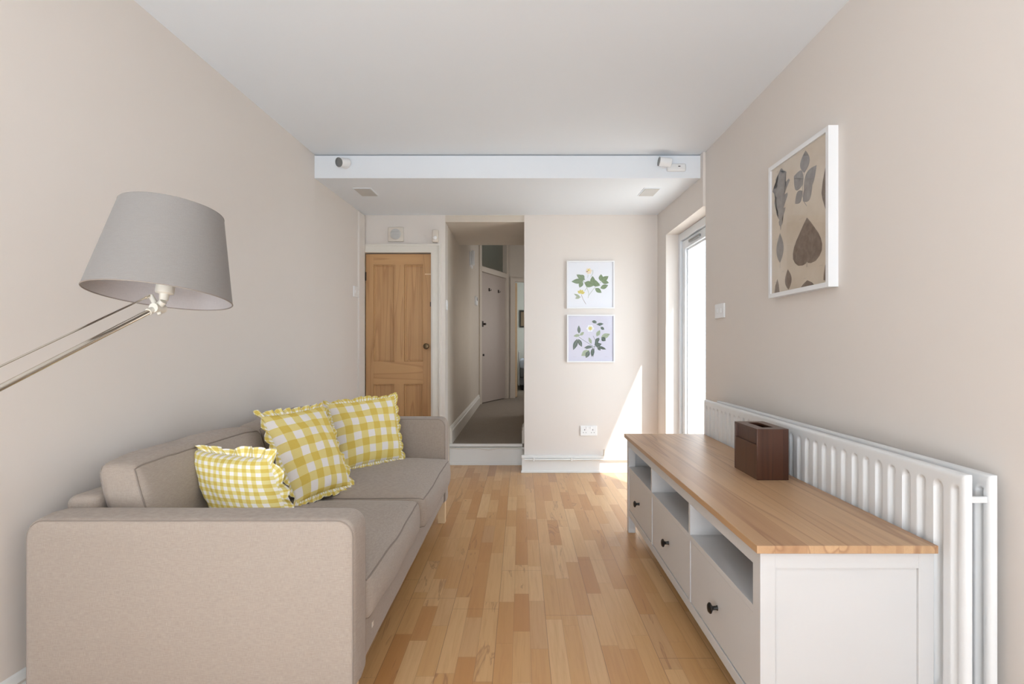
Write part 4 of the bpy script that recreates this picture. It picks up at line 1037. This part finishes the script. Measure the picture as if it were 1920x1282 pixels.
# ------------------------------------------------------------------ swing arm floor lamp
lm = thing('floor_lamp', 'swing arm floor lamp with a pale grey tapered drum shade and steel rods', 'lamp', (-1.08, 0.55, 0))
SC = Vector((-0.8961, 1.36, 1.2104)); ax = Vector((0.0429, 0.1467, 1.0)).normalized()
RB, RT, SH = 0.1593, 0.1156, 0.2221
def cone_shell(r0, r1, h0, h1, th, n=96):
    bm = new_bm(); a = ax.orthogonal().normalized(); b = ax.cross(a)
    prof = [(r0, h0), (r1, h1), (r1 - th, h1), (r0 - th, h0)]; rings = []
    for (r, h) in prof: rings.append([bm.verts.new(SC + ax * h + (a * math.cos(2 * math.pi * q / n) + b * math.sin(2 * math.pi * q / n)) * r) for q in range(n)])
    for k in range(4):
        A_, B_ = rings[k], rings[(k + 1) % 4]
        for q in range(n): bm.faces.new((A_[q], A_[(q + 1) % n], B_[(q + 1) % n], B_[q]))
    bmesh.ops.recalc_face_normals(bm, faces=bm.faces); return bm
shd = part('lamp_shade', cone_shell(RB, RT, 0, SH, 0.0012), 'shade_linen', lm, True)
part('shade_lining', cone_shell(RB - 0.0016, RT - 0.0016, 0.001, SH - 0.001, 0.0006), 'shade_lining', shd, True)
def hoop(c, r, rad):
    a = ax.orthogonal().normalized(); b = ax.cross(a); bm = new_bm()
    tube(bm, [c + (a * math.cos(2 * math.pi * q / 72) + b * math.sin(2 * math.pi * q / 72)) * r for q in range(72)], rad, 6, closed=True); return bm
part('bottom_rim', hoop(SC, RB - 0.0006, 0.0017), 'shade_rim', shd, True); part('top_rim', hoop(SC + ax * SH, RT - 0.0006, 0.0014), 'shade_linen', shd, True)
bm = new_bm(); a_ = ax.orthogonal().normalized(); b_ = ax.cross(a_); hc = SC + ax * 0.055
rr_ = RB - 0.0016 - (RB - RT) * 0.10 / SH
for k in range(3):
    an = R(20 + 120 * k); d = a_ * math.cos(an) + b_ * math.sin(an); tube(bm, [hc + d * 0.018, hc + d * 0.09 + ax * 0.01, SC + ax * 0.10 + d * rr_], 0.0018, 6)
part('shade_carrier', bm, 'lamp_plastic', shd, True)
bm = new_bm(); lathe(bm, [(0.010, -0.022), (0.011, -0.006), (0.020, -0.004), (0.021, 0.0), (0.0195, 0.05), (0.017, 0.075), (0.0, 0.075)], SC + ax * 0.012 + Vector((0.008, 0, 0)), ax, 28); part('bulb_holder', bm, 'lamp_plastic', lm, True)
bm = new_bm(); lathe(bm, [(0.012, 0.0), (0.014, 0.02), (0.028, 0.055), (0.028, 0.075), (0.015, 0.098), (0.0, 0.103)], SC + ax * 0.085 + Vector((0.008, 0, 0)), ax, 24); part('light_bulb', bm, 'plastic_white', lm, True)
J = Vector((-0.905, 1.36, 1.183))     # knuckle
E = Vector((-1.015, 0.64, 0.830))       # joint on the pole
dr_ = (E - J).normalized()
bm = new_bm(); tube(bm, [J + Vector((0.002, -0.018, -0.002)), J + Vector((0.002, 0.018, -0.002))], 0.0115, 18); tube(bm, [J, SC + ax * -0.012 + Vector((0.008, 0, 0))], [0.009, 0.009], 14)
tube(bm, [J - dr_ * 0.004, J + dr_ * 0.030], [0.008, 0.0085], 12); up = Vector((-0.016, 0, 0.030)); tube(bm, [J, J + up], [0.007, 0.006], 10)
tube(bm, [J + Vector((0.004, 0, -0.008)), J + Vector((0.006, 0, -0.018))], 0.005, 10)
part('knuckle', bm, 'lamp_plastic', lm, True)
bm = new_bm(); tube(bm, [J + dr_ * 0.020, E], 0.0062, 16); part('swing_arm', bm, 'steel', lm, True)
bm = new_bm(); k0 = J + up; tube(bm, [k0 + dr_ * 0.008, E + up * 1.1], 0.0022, 8); tube(bm, [k0, k0 + dr_ * 0.018], [0.0042, 0.0038], 8); part('guide_rod', bm, 'steel', lm, True)
PB = Vector((-1.055, 0.60, 0))
bm = new_bm(); tube(bm, [PB + Vector((0, 0, 0.02)), Vector((PB.x, PB.y, 1.02))], 0.0085, 16); part('pole', bm, 'steel', lm, True)
bm = new_bm(); tube(bm, [Vector((PB.x - .01, PB.y - .02, .845)), Vector((PB.x + .05, PB.y + .05, .845))], 0.014, 14); part('pole_joint', bm, 'lamp_plastic', lm, True)
bm = new_bm(); lathe(bm, [(0.0, 0.0), (0.14, 0.0), (0.142, 0.008), (0.135, 0.016), (0.02, 0.024), (0.012, 0.03), (0.0, 0.03)], PB, (0, 0, 1), 48); part('base', bm, 'steel', lm, True)
